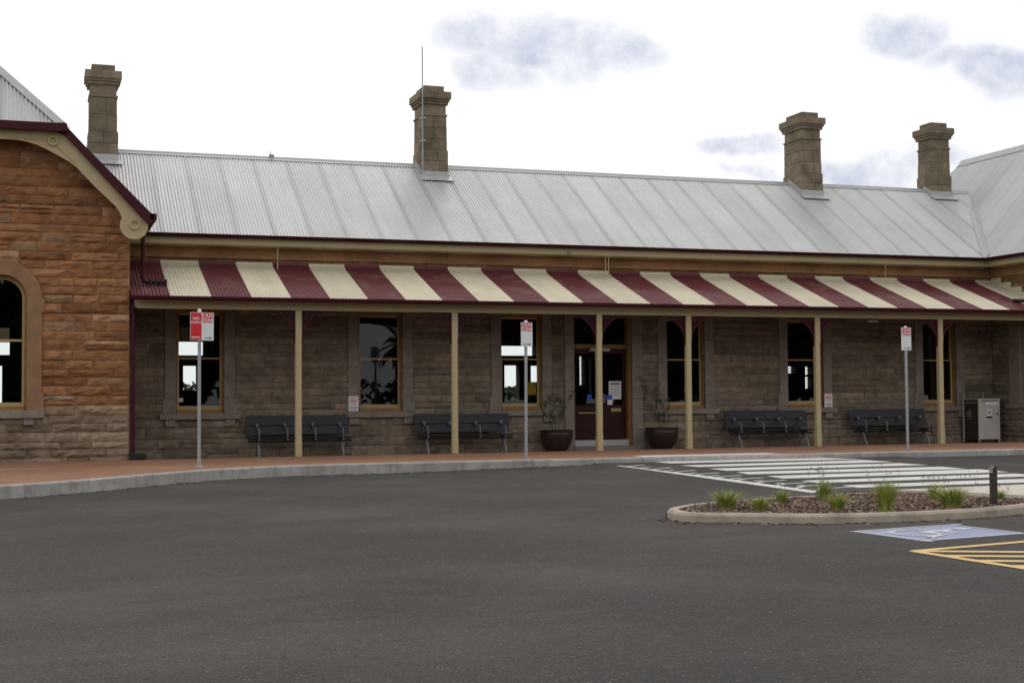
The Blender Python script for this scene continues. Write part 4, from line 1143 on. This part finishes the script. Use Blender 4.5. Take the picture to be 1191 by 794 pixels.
# posts with brackets
PX = [3.54, 7.07, 10.58, 12.88, 16.39, 19.97]
def post_mesh():
    m_ = MB(); h = ZBB-FL
    hw = .068
    def oct_ring(z, c):
        return [m_.vert(p) for p in ((-hw+c, -hw, z), (hw-c, -hw, z), (hw, -hw+c, z), (hw, hw-c, z), (hw-c, hw, z), (-hw+c, hw, z), (-hw, hw-c, z), (-hw, -hw+c, z))]
    st = [(-.02, .002), (.30, .002), (.36, .018), (h-.62, .018), (h-.56, .002), (h, .002)]
    rings = [oct_ring(z, c_) for z, c_ in st]
    for a_, b_ in zip(rings, rings[1:]):
        for j in range(8): m_.face((a_[j], a_[(j+1) % 8], b_[(j+1) % 8], b_[j]))
    m_.face(rings[-1]); return m_
pm = post_mesh().build('verandah_post', M['cream'], B)
pm.location = (PX[0], 0, FL)
h_ = ZBB-FL
def bracket(sd):
    m_ = MB(); W_, H_ = .70, .70; n = 14
    # curved lower rib from post foot to beam end: ellipse quarter, concave towards the opening
    x0 = sd*.068
    rib = []
    for k in range(n+1):
        g = math.pi/2*k/n; rib.append((x0+sd*(W_-W_*math.cos(g)), h_-H_+H_*math.sin(g)))
    th = .05; y0, y1 = -.022, .022
    for k in range(n):
        (xa, za), (xb, zb) = rib[k], rib[k+1]
        dx, dz = xb-xa, zb-za; L_ = math.hypot(dx, dz); nx, nz = -dz/L_*sd, dx/L_*sd
        if sd > 0: nx, nz = -dz/L_, dx/L_
        else: nx, nz = dz/L_, -dx/L_
        m_.hexa([(xa, y0, za), (xb, y0, zb), (xb, y1, zb), (xa, y1, za), (xa+nx*th, y0, za+nz*th), (xb+nx*th, y0, zb+nz*th), (xb+nx*th, y1, zb+nz*th), (xa+nx*th, y1, za+nz*th)])
    m_.box((x0, y0+.002, h_-H_), (x0+sd*.03, y1-.002, h_-.001)); m_.box((x0, y0+.003, h_-.035), (x0+sd*W_, y1-.003, h_-.001))
    # filigree: rings and solid web
    def ring(cx, cz, r, t):
        for k in range(14):
            g0, g1 = 2*math.pi*k/14, 2*math.pi*(k+1)/14
            P = lambda g, q, y: (cx+q*math.cos(g), y, cz+q*math.sin(g))
            m_.hexa([P(g0, r-t, -.010), P(g1, r-t, -.010), P(g1, r-t, .010), P(g0, r-t, .010), P(g0, r, -.010), P(g1, r, -.010), P(g1, r, .010), P(g0, r, .010)])
    ring(x0+sd*.115, h_-.12, .085, .03); ring(x0+sd*.115, h_-.12, .035, .033)
    ring(x0+sd*.065, h_-.27, .045, .025); ring(x0+sd*.25, h_-.07, .04, .025)
    ring(x0+sd*.05, h_-.37, .028, .02); ring(x0+sd*.36, h_-.062, .028, .020); ring(x0+sd*.20, h_-.17, .045, .022); ring(x0+sd*.11, h_-.22, .03, .018)
    m_.box((x0+sd*.02, -.006, h_-.07), (x0+sd*.2, .006, h_-.03)); m_.box((x0+sd*.02, -.0062, h_-.30), (x0+sd*.05, .0062, h_-.07))
    m_.box((x0+sd*.19, -.0065, h_-.17), (x0+sd*.22, .0065, h_-.03))
    return m_
for sd in (-1, 1): bracket(sd).build('bracket', M['maroon'], pm)
for x in PX[1:]:
    c = copy_tree(pm, B); c.location = (x, 0, FL)
# wall-end half post and downpipe on the left
mb = MB(); mb.tube([(.07, -.02, .30), (.07, -.02, ZBB+.12)], .045, 12); mb.box((.01, -.1, ZBB-.02), (.13, .05, ZBB+.03))
mb.build('downpipe', M['maroon'], B, smooth=False)
mb = MB(); mb.box((.0, -.16, FL), (.33, .08, .335)); mb.build('drain_cover', M['black'], B, bevel=.02)
def onaw(px, py):
    return onplane(px, py, (0, YG, ZG), Vector((0, -sl_aw, 1)))
q0, q1 = onaw(166, 331.5), onaw(193.5, 332.5); print('pipe', q0, q1)
dx = q0.x; zt_p = bt.z-.02
mb = MB(); mb.tube([(dx, q0.y, zt_p), (dx, q0.y, q0.z+.14), (dx+.03, q0.y, q0.z+.085), (dx+.09, q0.y, q0.z+.07), (q1.x, q0.y, q0.z+.07)], .045, 12)
for zz in (zt_p-.25, q0.z+.45): mb.tube([(dx, q0.y, zz-.03), (dx, q0.y, zz+.03)], .052, 12)
mb.build('downpipe', M['maroon'], B)
for q in range(4):
    xx = dx+.14+q*.105; mb = MB(); mb.box((xx, q0.y-.065, q0.z-.03), (xx+.045, q0.y+.06, q0.z+.125)); mb.build('pipe_support', M['black'], B)
# black pipe across the step flashing, right end
p = onaw(1180, 352.5); mb = MB(); mb.tube([(p.x-.03, p.y, p.z+.07), (XR-.07, p.y, p.z+.07)], .045, 10); mb.build('downpipe', M['black'], B)
for px, dxx in ((321, 0), (700, -.0), (703.5, 0), (1024, 0)):
    p = at(px, 290 if px < 400 else 299 if px < 800 else 311, Y=YW-.15)
    mb = MB(); mb.tube([(p.x, YE+.12, GZ0-.12), (p.x, YE+.12, ZT_-.12)], .012, 6); mb.build('stay_rod', M['cream'], B)
p = at(668.5/5.955+550 if False else 662, 294.5, Y=YE+.05); mb = MB(); mb.box((p.x-.05, YE+.035, p.z-.06), (p.x+.05, YE+.059, p.z+.05)); mb.build('fascia_joint', M['ashlar'], B)
# light fittings under the verandah
for px, py in ((1015, 373.5),):
    p = at(px, py, Y=.9); mb = MB(); mb.box((p.x-.13, .84, p.z-.03), (p.x+.13, .96, p.z+.03)); mb.tube([(p.x, .9, p.z), (p.x, .9, ZG+.40)], .01, 6); mb.build('light_fitting', M['white'], B)

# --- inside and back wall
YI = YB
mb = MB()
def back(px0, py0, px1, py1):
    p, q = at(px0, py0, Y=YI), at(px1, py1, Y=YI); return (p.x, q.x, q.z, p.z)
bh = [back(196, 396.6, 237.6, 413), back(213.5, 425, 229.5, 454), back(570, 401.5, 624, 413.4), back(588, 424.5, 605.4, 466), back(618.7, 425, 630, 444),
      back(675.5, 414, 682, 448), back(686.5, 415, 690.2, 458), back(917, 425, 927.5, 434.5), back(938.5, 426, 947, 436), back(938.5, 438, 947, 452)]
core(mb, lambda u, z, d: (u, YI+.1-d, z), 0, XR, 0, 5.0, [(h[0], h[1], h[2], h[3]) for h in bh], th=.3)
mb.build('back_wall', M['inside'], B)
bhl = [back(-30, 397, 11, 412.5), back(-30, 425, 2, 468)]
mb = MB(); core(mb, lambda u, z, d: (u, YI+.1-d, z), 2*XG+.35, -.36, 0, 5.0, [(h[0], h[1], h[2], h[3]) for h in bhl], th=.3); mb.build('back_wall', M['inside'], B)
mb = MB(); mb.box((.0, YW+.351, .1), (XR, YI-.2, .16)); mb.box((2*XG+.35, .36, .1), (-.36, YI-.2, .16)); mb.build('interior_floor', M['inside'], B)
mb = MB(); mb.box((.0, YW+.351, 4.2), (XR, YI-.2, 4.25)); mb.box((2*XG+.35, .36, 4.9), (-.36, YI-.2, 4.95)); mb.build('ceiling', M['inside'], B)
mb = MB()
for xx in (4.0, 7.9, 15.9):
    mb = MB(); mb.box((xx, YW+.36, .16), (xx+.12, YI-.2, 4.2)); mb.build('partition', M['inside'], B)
# slats in the barred back openings, tan blind, yellow notice
for h in bh[5:]:
    mb = MB()
    z = h[2]
    while z < h[3]: mb.box((h[0]-.01, YI+.0, z), (h[1]+.01, YI+.04, z+.028)); z += .075
    mb.build('blind_slats', M['inside'], B)
mb = MB(); h = back(196, 380, 237.6, 396.4); p0, p1 = at(206.5, 380.5, Y=YW+.24), at(237, 396.6, Y=YW+.24); mb.box((p0.x, YW+.24, p1.z), (p1.x, YW+.245, p0.z)); tb_ = mat('tan_blind', (.28, .21, .12), .8); mb.build('roller_blind', tb_, B)
p0, p1 = at(-20, 381, Y=.22), at(11, 396.6, Y=.22); mb = MB(); mb.box((p0.x, .22, p1.z), (p1.x, .225, p0.z)); mb.build('roller_blind', tb_, B)
p0, p1 = at(614, 444.5, Y=YW+.24), at(623.5, 459, Y=YW+.24); mb = MB(); mb.box((p0.x, YW+.24, p1.z), (p1.x, YW+.245, p0.z)); mb.build('yellow_notice', M['yellow'], B)
h = back(207.5, 461, 214.5, 466.5); p0 = at(207, 462.5, Y=YW+.11); p1 = at(213, 467.5, Y=YW+.11); mb = MB(); mb.box((p0.x, YW+.105, p1.z), (p1.x, YW+.115, p0.z)); mb.build('window_sticker', M['zinc'], B)

# ------------------------------------------------------------------ benches
def bench():
    e = empty('bench', (0, 0, 0), 'x', 'bench', 'slate coloured benches against the station wall')
    W_ = 2.36
    s = MB()     # seat: three boards
    for k in range(3): s.box((0.0+.02, -.50+k*.135, .425-.012*k), (W_, -.50+k*.135+.125, .455-.012*k))
    s.build('seat', M['slate'], e, bevel=.006)
    s = MB()
    t = math.tan(R(14))
    for z0, z1 in ((.50, .70), (.71, .935)):
        y0 = -.10+(z0-.45)*t; y1 = -.10+(z1-.45)*t
        s.hexa([(0, y0, z0), (W_, y0, z0), (W_, y0+.03, z0), (0, y0+.03, z0), (0, y1, z1), (W_, y1, z1), (W_, y1+.03, z1), (0, y1+.03, z1)])
    s.build('backrest', M['slate'], e, bevel=.006)
    s = MB(); s.box((.0, -.34, .33), (W_, -.26, .385)); s.build('beam', M['slate'], e)
    for k, x in enumerate((.22, .86, 1.50, 2.14)):
        s = MB()
        s.tube([(x, -.47, .41), (x, -.49, .56), (x, -.44, .635), (x, -.20, .665), (x, -.06, .69)], .018, 8)
        s.tube([(x, -.06, .50), (x, -.01, .72), (x, .03, .86)], .018, 8)
        s.box((x-.02, -.50, .385), (x+.02, -.08, .42))
        s.box((x-.028, -.135, .70), (x+.028, -.075, .76))
        s.build('armrest', M['mid_grey'], e)
    for x in (.22, 2.14):
        for y0, y1 in ((-.30, -.52), (-.30, -.02)):
            s = MB(); s.hexa([(x-.025, y1-.02, 0), (x+.025, y1-.02, 0), (x+.025, y1+.03, 0), (x-.025, y1+.03, 0), (x-.018, y0-.02, .40), (x+.018, y0-.02, .40), (x+.018, y0+.03, .40), (x-.018, y0+.03, .40)])
            s.box((x-.035, y1-.05, 0), (x+.035, y1+.05, .015)); s.build('leg', M['mid_grey'], e)
    return e
bn = bench()
BL_ = [('slate bench left of centre, partly behind the first verandah post', 286.3, 483), ('slate bench partly behind the second verandah post, left of the potted shrub', 480.8, 481), ('slate bench between the fourth and fifth verandah posts', 842, 478.5), ('slate bench behind the third kerbside sign, nearest the steel bin', 986, 476.3)]
for k, (lab, px, py) in enumerate(BL_):
    o = bn if k == 0 else copy_tree(bn); p = at(px, py, Y=YW-.25)
    o.location = (p.x, YW-.28, floor_z(YW-.4)); o['label'] = lab

# ------------------------------------------------------------------ signs
def sign(px, py, tops, labels, Ypos, lab, cat='street sign', plates=()):
    b_ = at(px, py, Z=FL); e = empty('street_sign', (b_.x, b_.y, FL), lab, cat, 'parking signs along the kerb')
    yy = b_.y; zt = at(tops[0], tops[1], Y=yy).z-FL
    lx = at(tops[0], tops[1], Y=yy).x-b_.x
    m_ = MB(); m_.tube([(0, 0, 0), (lx, 0, zt)], .031, 12); m_.build('pole', M['galv_post'], e)
    m_ = MB(); m_.lathe([(.075, 0), (.06, .012), (.042, .02), (.04, .12), (.034, .125)], 12); m_.build('base_sleeve', M['galv_post'], e)
    m_ = MB(); m_.lathe([(.036, zt-.05), (.036, zt), (.02, zt+.015)], 12, c=(lx, 0)); m_.build('pole_cap', M['white'], e)
    for kind, x0, y0, x1, y1 in plates:
        p, q = at(x0, y0, Y=yy-.04), at(x1, y1, Y=yy-.04)
        X0, X1, Z1, Z0 = p.x-b_.x, q.x-b_.x, p.z-FL, q.z-FL; w_ = X1-X0; h = Z1-Z0; xm = (X0+X1)/2
        m_ = MB(); m_.box((X0, -.046, Z0), (X1, -.038, Z1))
        pl_ = m_.build('sign_plate', M['white'], e, bevel=.0)
        if kind == 'stop':
            m_ = MB(); m_.box((X0+.008, -.049, Z0+.008), (X1-.008, -.046, Z1-.008)); m_.build('red_panel', M['red'], pl_)
            text('lettering', 'NO', .075, M['white'], (xm, -.051, Z1-.14), pl_); text('lettering', 'STOPPING', .052, M['white'], (xm, -.051, Z1-.205), pl_, sx=.8)
            m_ = MB(); zz = Z0+.05; m_.box((X0+.05, -.051, zz-.008), (X1-.03, -.0495, zz+.008)); m_.face([m_.vert(v) for v in ((X0+.02, -.051, zz), (X0+.06, -.051, zz-.022), (X0+.06, -.051, zz+.022))]); m_.build('arrow', M['white'], pl_)
        else:
            hb = h*.36
            m_ = MB(); m_.box((X0+.006, -.049, Z1-hb), (X1-.006, -.046, Z1-.006)); m_.build('red_panel', M['red'], pl_)
            text('lettering', 'TAXI', hb*.55, M['white'], (xm, -.051, Z1-hb*.48), pl_, sx=1.1*w_/.22*.9); text('lettering', 'ZONE', hb*.52, M['white'], (xm, -.051, Z1-hb*.93), pl_, sx=.95*w_/.22*.9)
            m_ = MB(); zz = Z0+.045; m_.box((X0+.05, -.0485, zz-.006), (X1-.05, -.046, zz+.006)); m_.face([m_.vert(v) for v in ((X1-.03, -.0485, zz), (X1-.075, -.0485, zz+.02), (X1-.075, -.0485, zz-.02))]); m_.build('arrow', M['black'], pl_)
    return e
sign(231.5, 542.5, (232, 360), 0, 0, 'kerbside pole with red NO STOPPING and white TAXI ZONE plates side by side', plates=(('stop', 221.2, 363, 234.7, 395.3), ('taxi', 234.95, 363.3, 248.5, 396)))
sign(612, 535, (611.5, 373.5), 0, 0, 'kerbside pole with one TAXI ZONE plate in front of the third window', plates=(('taxi', 605.7, 374.8, 619.3, 403),))
sign(1056, 525.5, (1053, 380), 0, 0, 'kerbside pole with one TAXI ZONE plate by the crossing, farthest right', plates=(('taxi', 1048, 380.7, 1059.8, 407.3),))

# ------------------------------------------------------------------ no smoking notices
def notice(px0, py0, px1, py1, lab):
    y = YW-.05; p, q = at(px0, py0, Y=y), at(px1, py1, Y=y); w_, h = q.x-p.x, p.z-q.z
    e = empty('no_smoking_notice', ((p.x+q.x)/2, y, q.z), lab, 'notice', 'white no smoking notices on the wall')
    m_ = MB(); m_.box((-w_/2, -.008, 0), (w_/2, 0, h)); m_.build('plate', M['white'], e)
    m_ = MB(); r = w_*.34; cz = h*.68
    for k in range(20):
        g0, g1 = 2*math.pi*k/20, 2*math.pi*(k+1)/20; P = lambda g, q_, y_: (q_*math.cos(g), y_, cz+q_*math.sin(g))
        m_.hexa([P(g0, r*.82, -.011), P(g1, r*.82, -.011), P(g1, r*.82, -.008), P(g0, r*.82, -.008), P(g0, r, -.011), P(g1, r, -.011), P(g1, r, -.008), P(g0, r, -.008)])
    s = r*.62; m_.prism([(-s-.006, -.0112, cz+s), (-s+.006, -.0112, cz+s+.0), (s+.006, -.0112, cz-s), (s-.006, -.0112, cz-s)], (0, .003, 0)); m_.build('prohibition_ring', M['red'], e)
    m_ = MB(); m_.box((-r*.6, -.0098, cz-.008), (r*.6, -.008, cz+.008)); m_.build('cigarette', M['black'], e)
    m_ = MB(); m_.box((-w_*.38, -.0097, h*.22), (w_*.38, -.008, h*.27)); m_.build('print_line', M['black'], e)
    m_ = MB(); m_.box((-w_*.36, -.0095, h*.10), (w_*.36, -.008, h*.13)); m_.box((-w_*.3, -.0095, h*.05), (w_*.3, -.008, h*.07)); m_.build('small_print', M['mid_grey'], e)
notice(405.5, 460.5, 416.8, 478, 'white no smoking notice left of the second window, above the first bench end')
notice(958.8, 457.7, 968, 474, 'white no smoking notice right of the fifth verandah post')

# ------------------------------------------------------------------ potted shrubs
def pot(px0, px1, ytop, ybot, lab, lab2, seed, hs):
    y = YW-.42; l, r_ = at(px0, ytop, Y=y-.1), at(px1, ytop, Y=y-.1); cx_ = (l.x+r_.x)/2; rr = (r_.x-l.x)/2
    fz = floor_z(y); h = l.z-fz
    e = empty('plant_pot', (cx_, y, fz), lab, 'plant pot', 'maroon glazed pots beside the door')
    m_ = MB(); m_.lathe([(rr*.58, 0), (rr*.66, h*.08), (rr*.80, h*.25), (rr*.91, h*.45), (rr*.97, h*.65), (rr*.985, h*.8), (rr*.95, h-.05), (rr*1.02, h-.04), (rr*1.03, h-.01), (rr*1.0, h), (rr*.9, h), (rr*.88, h-.09), (.01, h-.09)], 40); m_.build('bowl', M['pot'], e, smooth=False)
    m_ = MB(); m_.lathe([(rr*.87, h-.089), (rr*.8, h-.07), (.01, h-.05)], 24); m_.build('soil', M['soil'], e)
    sh = empty('potted_shrub', (cx_, y, fz+h-.06), lab2, 'shrub', 'thin shrubs in the pots beside the door')
    rd = random.Random(seed); tw = MB(); lf = MB()
    def branch(p, d, L_, r, depth):
        pts = [p]; n = 6
        for k in range(n):
            d = (d+Vector((rd.uniform(-.22, .22), rd.uniform(-.22, .22), rd.uniform(-.02, .14)))).normalized(); p = p+d*L_/n; pts.append(p)
            for _ in range(2 if depth else 1):
                if rd.random() < (.95 if depth else .35+.5*(k > 3)):
                    c_ = p+Vector((rd.uniform(-.05, .05), rd.uniform(-.05, .05), rd.uniform(-.04, .05))); s = rd.uniform(.010, .022)
                    a_ = Vector((rd.uniform(-1, 1), rd.uniform(-1, 1), rd.uniform(-1, 1))).normalized(); b_ = a_.cross(Vector((rd.random(), rd.random(), rd.random()))).normalized()
                    lf.face([lf.vert(v) for v in (c_-a_*s*1.5, c_-b_*s*.6, c_+a_*s*1.5, c_+b_*s*.6)])
            if depth < 2 and k >= 1 and rd.random() < .62: branch(p, (d+Vector((rd.uniform(-1, 1), rd.uniform(-.6, .6), rd.uniform(-.35, .5)))).normalized(), L_*rd.uniform(.28, .45), r*.5, depth+1)
        tw.tube(pts, [r*(1-.75*k/n) for k in range(n+1)], 5)
    branch(Vector((-.02, 0, 0)), Vector((-.12, 0, 1)), hs, .010, 0); branch(Vector((.05, .02, 0)), Vector((.28, 0, 1)), hs*.62, .008, 0); branch(Vector((-.06, .02, 0)), Vector((-.55, 0, 1)), hs*.45, .007, 0)
    tw.build('stem', M['twig'], sh); lf.build('foliage', M['leaf'], sh)
pot(630.5, 667, 500, 523.6, 'maroon glazed bowl pot left of the door', 'taller thin twiggy shrub in the pot left of the door', 5, 1.25)
pot(754, 789.5, 497.3, 520.6, 'maroon glazed bowl pot right of the door, below the fourth window', 'thin twiggy shrub in the pot right of the door', 9, 1.05)

# ------------------------------------------------------------------ litter bin
p0 = at(1137.9, 463.3, Y=1.35); p1 = at(1163.6, 514.5, Y=1.35)
bx = p0.x; bw = p1.x-p0.x; by = 1.35; bd = at(1119.3, 463.3, X=bx).y-by; fz = floor_z(by); bhh = p0.z-fz
print('bin', bx, bw, bd, bhh)
bd = min(bd, YW-by-.08)
e = empty('litter_bin', (bx+bw/2, by+bd/2, fz), 'tall square stainless steel litter bin cabinet with a dark side panel', 'litter bin')
hw, hd = bw/2, bd/2
m_ = MB(); m_.box((-hw+.03, -hd+.012, .06), (hw-.03, hd, bhh-.03)); m_.build('cabinet', M['binside'], e)
m_ = MB()
for sx in (-1, 1):
    for sy in (-1, 1): m_.box((sx*hw, sy*hd, 0), (sx*(hw-.03), sy*(hd-.03), bhh-.03))
m_.box((-hw-.004, -hd-.004, bhh-.029), (hw+.004, hd+.004, bhh)); m_.build('frame', M['steel'], e)
m_ = MB(); m_.box((-hw+.034, -hd+.0, .09), (hw-.034, -hd+.0115, bhh-.035)); dr = m_.build('door', M['steel'], e)
m_ = MB(); m_.box((-hw+.10, -hd-.002, bhh-.075), (hw-.06, -hd+.001, bhh-.055)); m_.box((-.09, -hd-.003, bhh*.555), (.09, -hd+.001, bhh*.595)); m_.build('slot', M['black'], dr)
m_ = MB(); m_.box((-hw+.24, -hd-.003, bhh-.16), (hw-.05, -hd+.0, bhh-.10)); m_.box((-.075, -hd-.0035, bhh*.60), (.085, -hd, bhh*.76)); m_.build('label_sheet', M['white'], dr)
m_ = MB(); m_.box((-.05, -hd-.0045, bhh*.64), (.06, -hd-.0036, bhh*.72)); m_.build('label_print', mat('pale_blue_print', (.30, .36, .45), .6), dr)
m_ = MB(); m_.box((hw-.10, -hd-.02, bhh*.62), (hw-.075, -hd+.001, bhh*.68)); m_.build('lock', M['black'], dr)
m_ = MB(); m_.box((-hw-.001, -hd+.34, bhh*.53), (-hw+.029, -hd+.52, bhh*.545)); m_.box((-hw+.0, -hd+.36, bhh*.58), (-hw+.029, -hd+.50, bhh*.73)); m_.box((-hw+.0, -hd+.10, bhh-.14), (-hw+.029, -hd+.55, bhh-.09)); m_.build('side_label', M['mid_grey'], e)
m_ = MB()
for sx in (-1, 1): m_.box((sx*(hw-.01), hd-.03, bhh), (sx*(hw-.035), hd-.005, bhh+.16))
m_.build('rear_stub', M['galv_post'], e)

# ------------------------------------------------------------------ what the panes reflect and what stands beyond the platform
def leafmass(mb, c, rx, ry, rz, n, s, rd):
    for _ in range(n):
        u = Vector((rd.gauss(0, 1), rd.gauss(0, 1), rd.gauss(0, 1))).normalized()*rd.uniform(.35, 1)**.6
        p = Vector(c)+Vector((u.x*rx, u.y*ry, u.z*rz)); a_ = Vector((rd.uniform(-1, 1), rd.uniform(-1, 1), rd.uniform(-1, 1))).normalized(); b_ = a_.cross(Vector((rd.uniform(-1, 1), rd.uniform(-1, 1), rd.uniform(-1, 1)))).normalized()
        q = s*rd.uniform(.6, 1.3)
        mb.face([mb.vert(v) for v in (p-a_*q, p-b_*q*.6, p+a_*q, p+b_*q*.6)])
rd = random.Random(2); mb = MB()  # tree belt added behind the camera so that most panes reflect dark
x = -45
while x < 95:
    if not (16.0 < x < 27): 
        h = rd.uniform(8, 13)
        mb.tube([(x, -62, 0), (x+.3, -62, h*.5)], [.25, .12], 6)
        for _ in range(7): leafmass(mb, (x+rd.uniform(-3, 3), -62+rd.uniform(-2, 2), rd.uniform(.2, .9)*h), 2.6, 2.2, 1.9, 210, .75, rd)
    else: leafmass(mb, (x, -62, 1.2), 2.5, 1, 1.6, 120, .4, rd)
    x += rd.uniform(2.6, 3.6)
tag(mb.build('reflector_trees', M['crown']), 'dense belt of unseen trees added behind the camera as a dark reflector for the panes', 'trees', kind='stuff')
px_, py_ = 21.6, -58
pt = empty('palm_tree', (px_, py_, 0), 'palm tree with a ragged crown, reflected in the second window', 'palm tree')
mb = MB(); mb.tube([(0, 0, 0), (.1, 0, 2.5), (.05, 0, 5.2)], [.35, .26, .24], 10); mb.build('trunk', M['trunk'], pt)
mb = MB()
for k in range(26):
    g = rd.uniform(0, 6.28); el = rd.uniform(-.3, 1.2); d = Vector((math.cos(g), math.sin(g), 0)); sdv = Vector((-d.y, d.x, 0)); prev = None
    for s in range(7):
        t = s/6; p = Vector((.05, 0, 5.2))+d*2.2*t*math.cos(el*.8)+Vector((0, 0, 2.0*t*math.sin(el)-1.3*t*t)); w_ = .28*math.sin(math.pi*min(.98, t+.08))
        cur = (mb.vert(p-sdv*w_-Vector((0, 0, w_*.5))), mb.vert(p), mb.vert(p+sdv*w_-Vector((0, 0, w_*.5))))
        if prev: mb.face((prev[0], prev[1], cur[1], cur[0])); mb.face((prev[1], prev[2], cur[2], cur[1]))
        prev = cur
mb.build('crown', M['crown'], pt)
for k, (px, py, yy, rx, rz, lab) in enumerate(((596, 455, 26, 1.0, .8, 'green bush beyond the platform, glimpsed through the third window'), (222, 452, 30, 1.6, .5, 'low green bush beyond the platform, glimpsed through the first window'))):
    p = at(px, py, Y=yy); mb = MB(); leafmass(mb, (0, 0, p.z*.55), rx*1.1, .8, p.z*.62, 2200, .14, rd)
    sb = empty('bush', (p.x, yy, -.08), lab, 'bush'); mb.build('foliage', M['crown'], sb)
    tb = MB(); tb.tube([(0, 0, 0), (.05, 0, p.z*.6)], [.06, .03], 6); tb.build('stem', M['trunk'], sb)

# ------------------------------------------------------------------ world and sun
W = bpy.data.worlds.new('World'); S.world = W; W.use_nodes = True
nt = W.node_tree; nt.nodes.clear(); L = nt.links
out = nn(nt, 'ShaderNodeOutputWorld'); bg_ = nn(nt, 'ShaderNodeBackground'); bg_.inputs['Strength'].default_value = .1
L.new(bg_.outputs[0], out.inputs[0])
SUN_EL, SUN_AZ = R(52), R(20)       # azimuth measured from +Y (behind the building) towards +X
sky = nn(nt, 'ShaderNodeTexSky', sky_type='NISHITA'); sky.sun_disc = False; sky.sun_elevation = SUN_EL; sky.sun_rotation = SUN_AZ
tc = nn(nt, 'ShaderNodeTexCoord'); gen = tc.outputs['Generated']
nz = nn(nt, 'ShaderNodeTexNoise', i_Scale=14.0, i_Detail=5.0, i_Roughness=.55); L.new(gen, nz.inputs['Vector'])
sb_ = nn(nt, 'ShaderNodeVectorMath', operation='SUBTRACT'); L.new(nz.outputs['Color'], sb_.inputs[0]); sb_.inputs[1].default_value = (.5, .5, .5)
sc_ = nn(nt, 'ShaderNodeVectorMath', operation='SCALE'); L.new(sb_.outputs[0], sc_.inputs[0]); sc_.inputs['Scale'].default_value = .055
ad = nn(nt, 'ShaderNodeVectorMath', operation='ADD'); L.new(gen, ad.inputs[0]); L.new(sc_.outputs[0], ad.inputs[1]); dv = ad.outputs[0]
def dotn(v, c):
    n = nn(nt, 'ShaderNodeVectorMath', operation='DOT_PRODUCT'); L.new(v, n.inputs[0]); n.inputs[1].default_value = tuple(c); return n.outputs['Value']
mask = None
for (cx_, cy_, rx, ry, am) in ((600, 52, 80, 22, 1), (690, 62, 72, 22, .9), (572, 92, 42, 17, .8), (1045, 44, 42, 24, 1), (1100, 72, 42, 14, .6), (1158, 78, 42, 26, 1), (868, 166, 34, 11, .9), (905, 200, 48, 10, .8), (1005, 192, 66, 17, 1), (1105, 180, 30, 10, .6), (160, -90, 160, 40, .8), (1400, 60, 120, 40, .8), (-200, 60, 120, 40, .8)):
    d0 = ray(cx_, cy_).normalized(); ex_ = (ray(cx_+10, cy_)-ray(cx_-10, cy_)).normalized(); ey_ = (ray(cx_, cy_-10)-ray(cx_, cy_+10)).normalized()
    rl = ray(cx_, cy_).length
    u = mnode(nt, 'DIVIDE', mnode(nt, 'SUBTRACT', dotn(dv, ex_), d0.dot(ex_)), rx*1.4/rl)
    v = mnode(nt, 'DIVIDE', mnode(nt, 'SUBTRACT', dotn(dv, ey_), d0.dot(ey_)), ry*1.5/rl)
    r2_ = mnode(nt, 'ADD', mnode(nt, 'MULTIPLY', u, u), mnode(nt, 'MULTIPLY', v, v))
    fcs = mnode(nt, 'GREATER_THAN', dotn(gen, d0), .5)
    e_ = mnode(nt, 'MULTIPLY', mnode(nt, 'MULTIPLY', mnode(nt, 'SUBTRACT', 1, r2_, clamp=True), am*1.35), fcs, clamp=True)
    mask = e_ if mask is None else mnode(nt, 'MAXIMUM', mask, e_)
fin = noi(nt, gen, 20, 8, .65, .34, .66, .18, 1.2)
gcl = noi(nt, gen, 2.2, 6, .6, .5, .75, 0, 1)
mask = mnode(nt, 'MULTIPLY', mask, fin)
white = mixc(nt, gcl, (10.9, 10.9, 11.0), (10.1, 10.15, 10.4))
cl = mixc(nt, mnode(nt, 'MULTIPLY', mask, 1.0, None, True), white, (6.2, 6.6, 7.9))
fin2 = mixc(nt, .965, sky.outputs[0], cl)
L.new(fin2, bg_.inputs['Color'])
sl = bpy.data.lights.new('sun', 'SUN'); sl.energy = .5; sl.angle = R(14); sl.color = (1, .96, .9)
so = bpy.data.objects.new('sun', sl); COL.objects.link(so)
sd_ = Vector((math.sin(SUN_AZ)*math.cos(SUN_EL), math.cos(SUN_AZ)*math.cos(SUN_EL), math.sin(SUN_EL)))
so.rotation_euler = sd_.to_track_quat('Z', 'Y').to_euler(); so.location = (5, 10, 30)
S.cycles.max_bounces = 6; S.cycles.diffuse_bounces = 3; S.cycles.glossy_bounces = 3; S.cycles.transparent_max_bounces = 10
for m_ in bpy.data.materials: pass
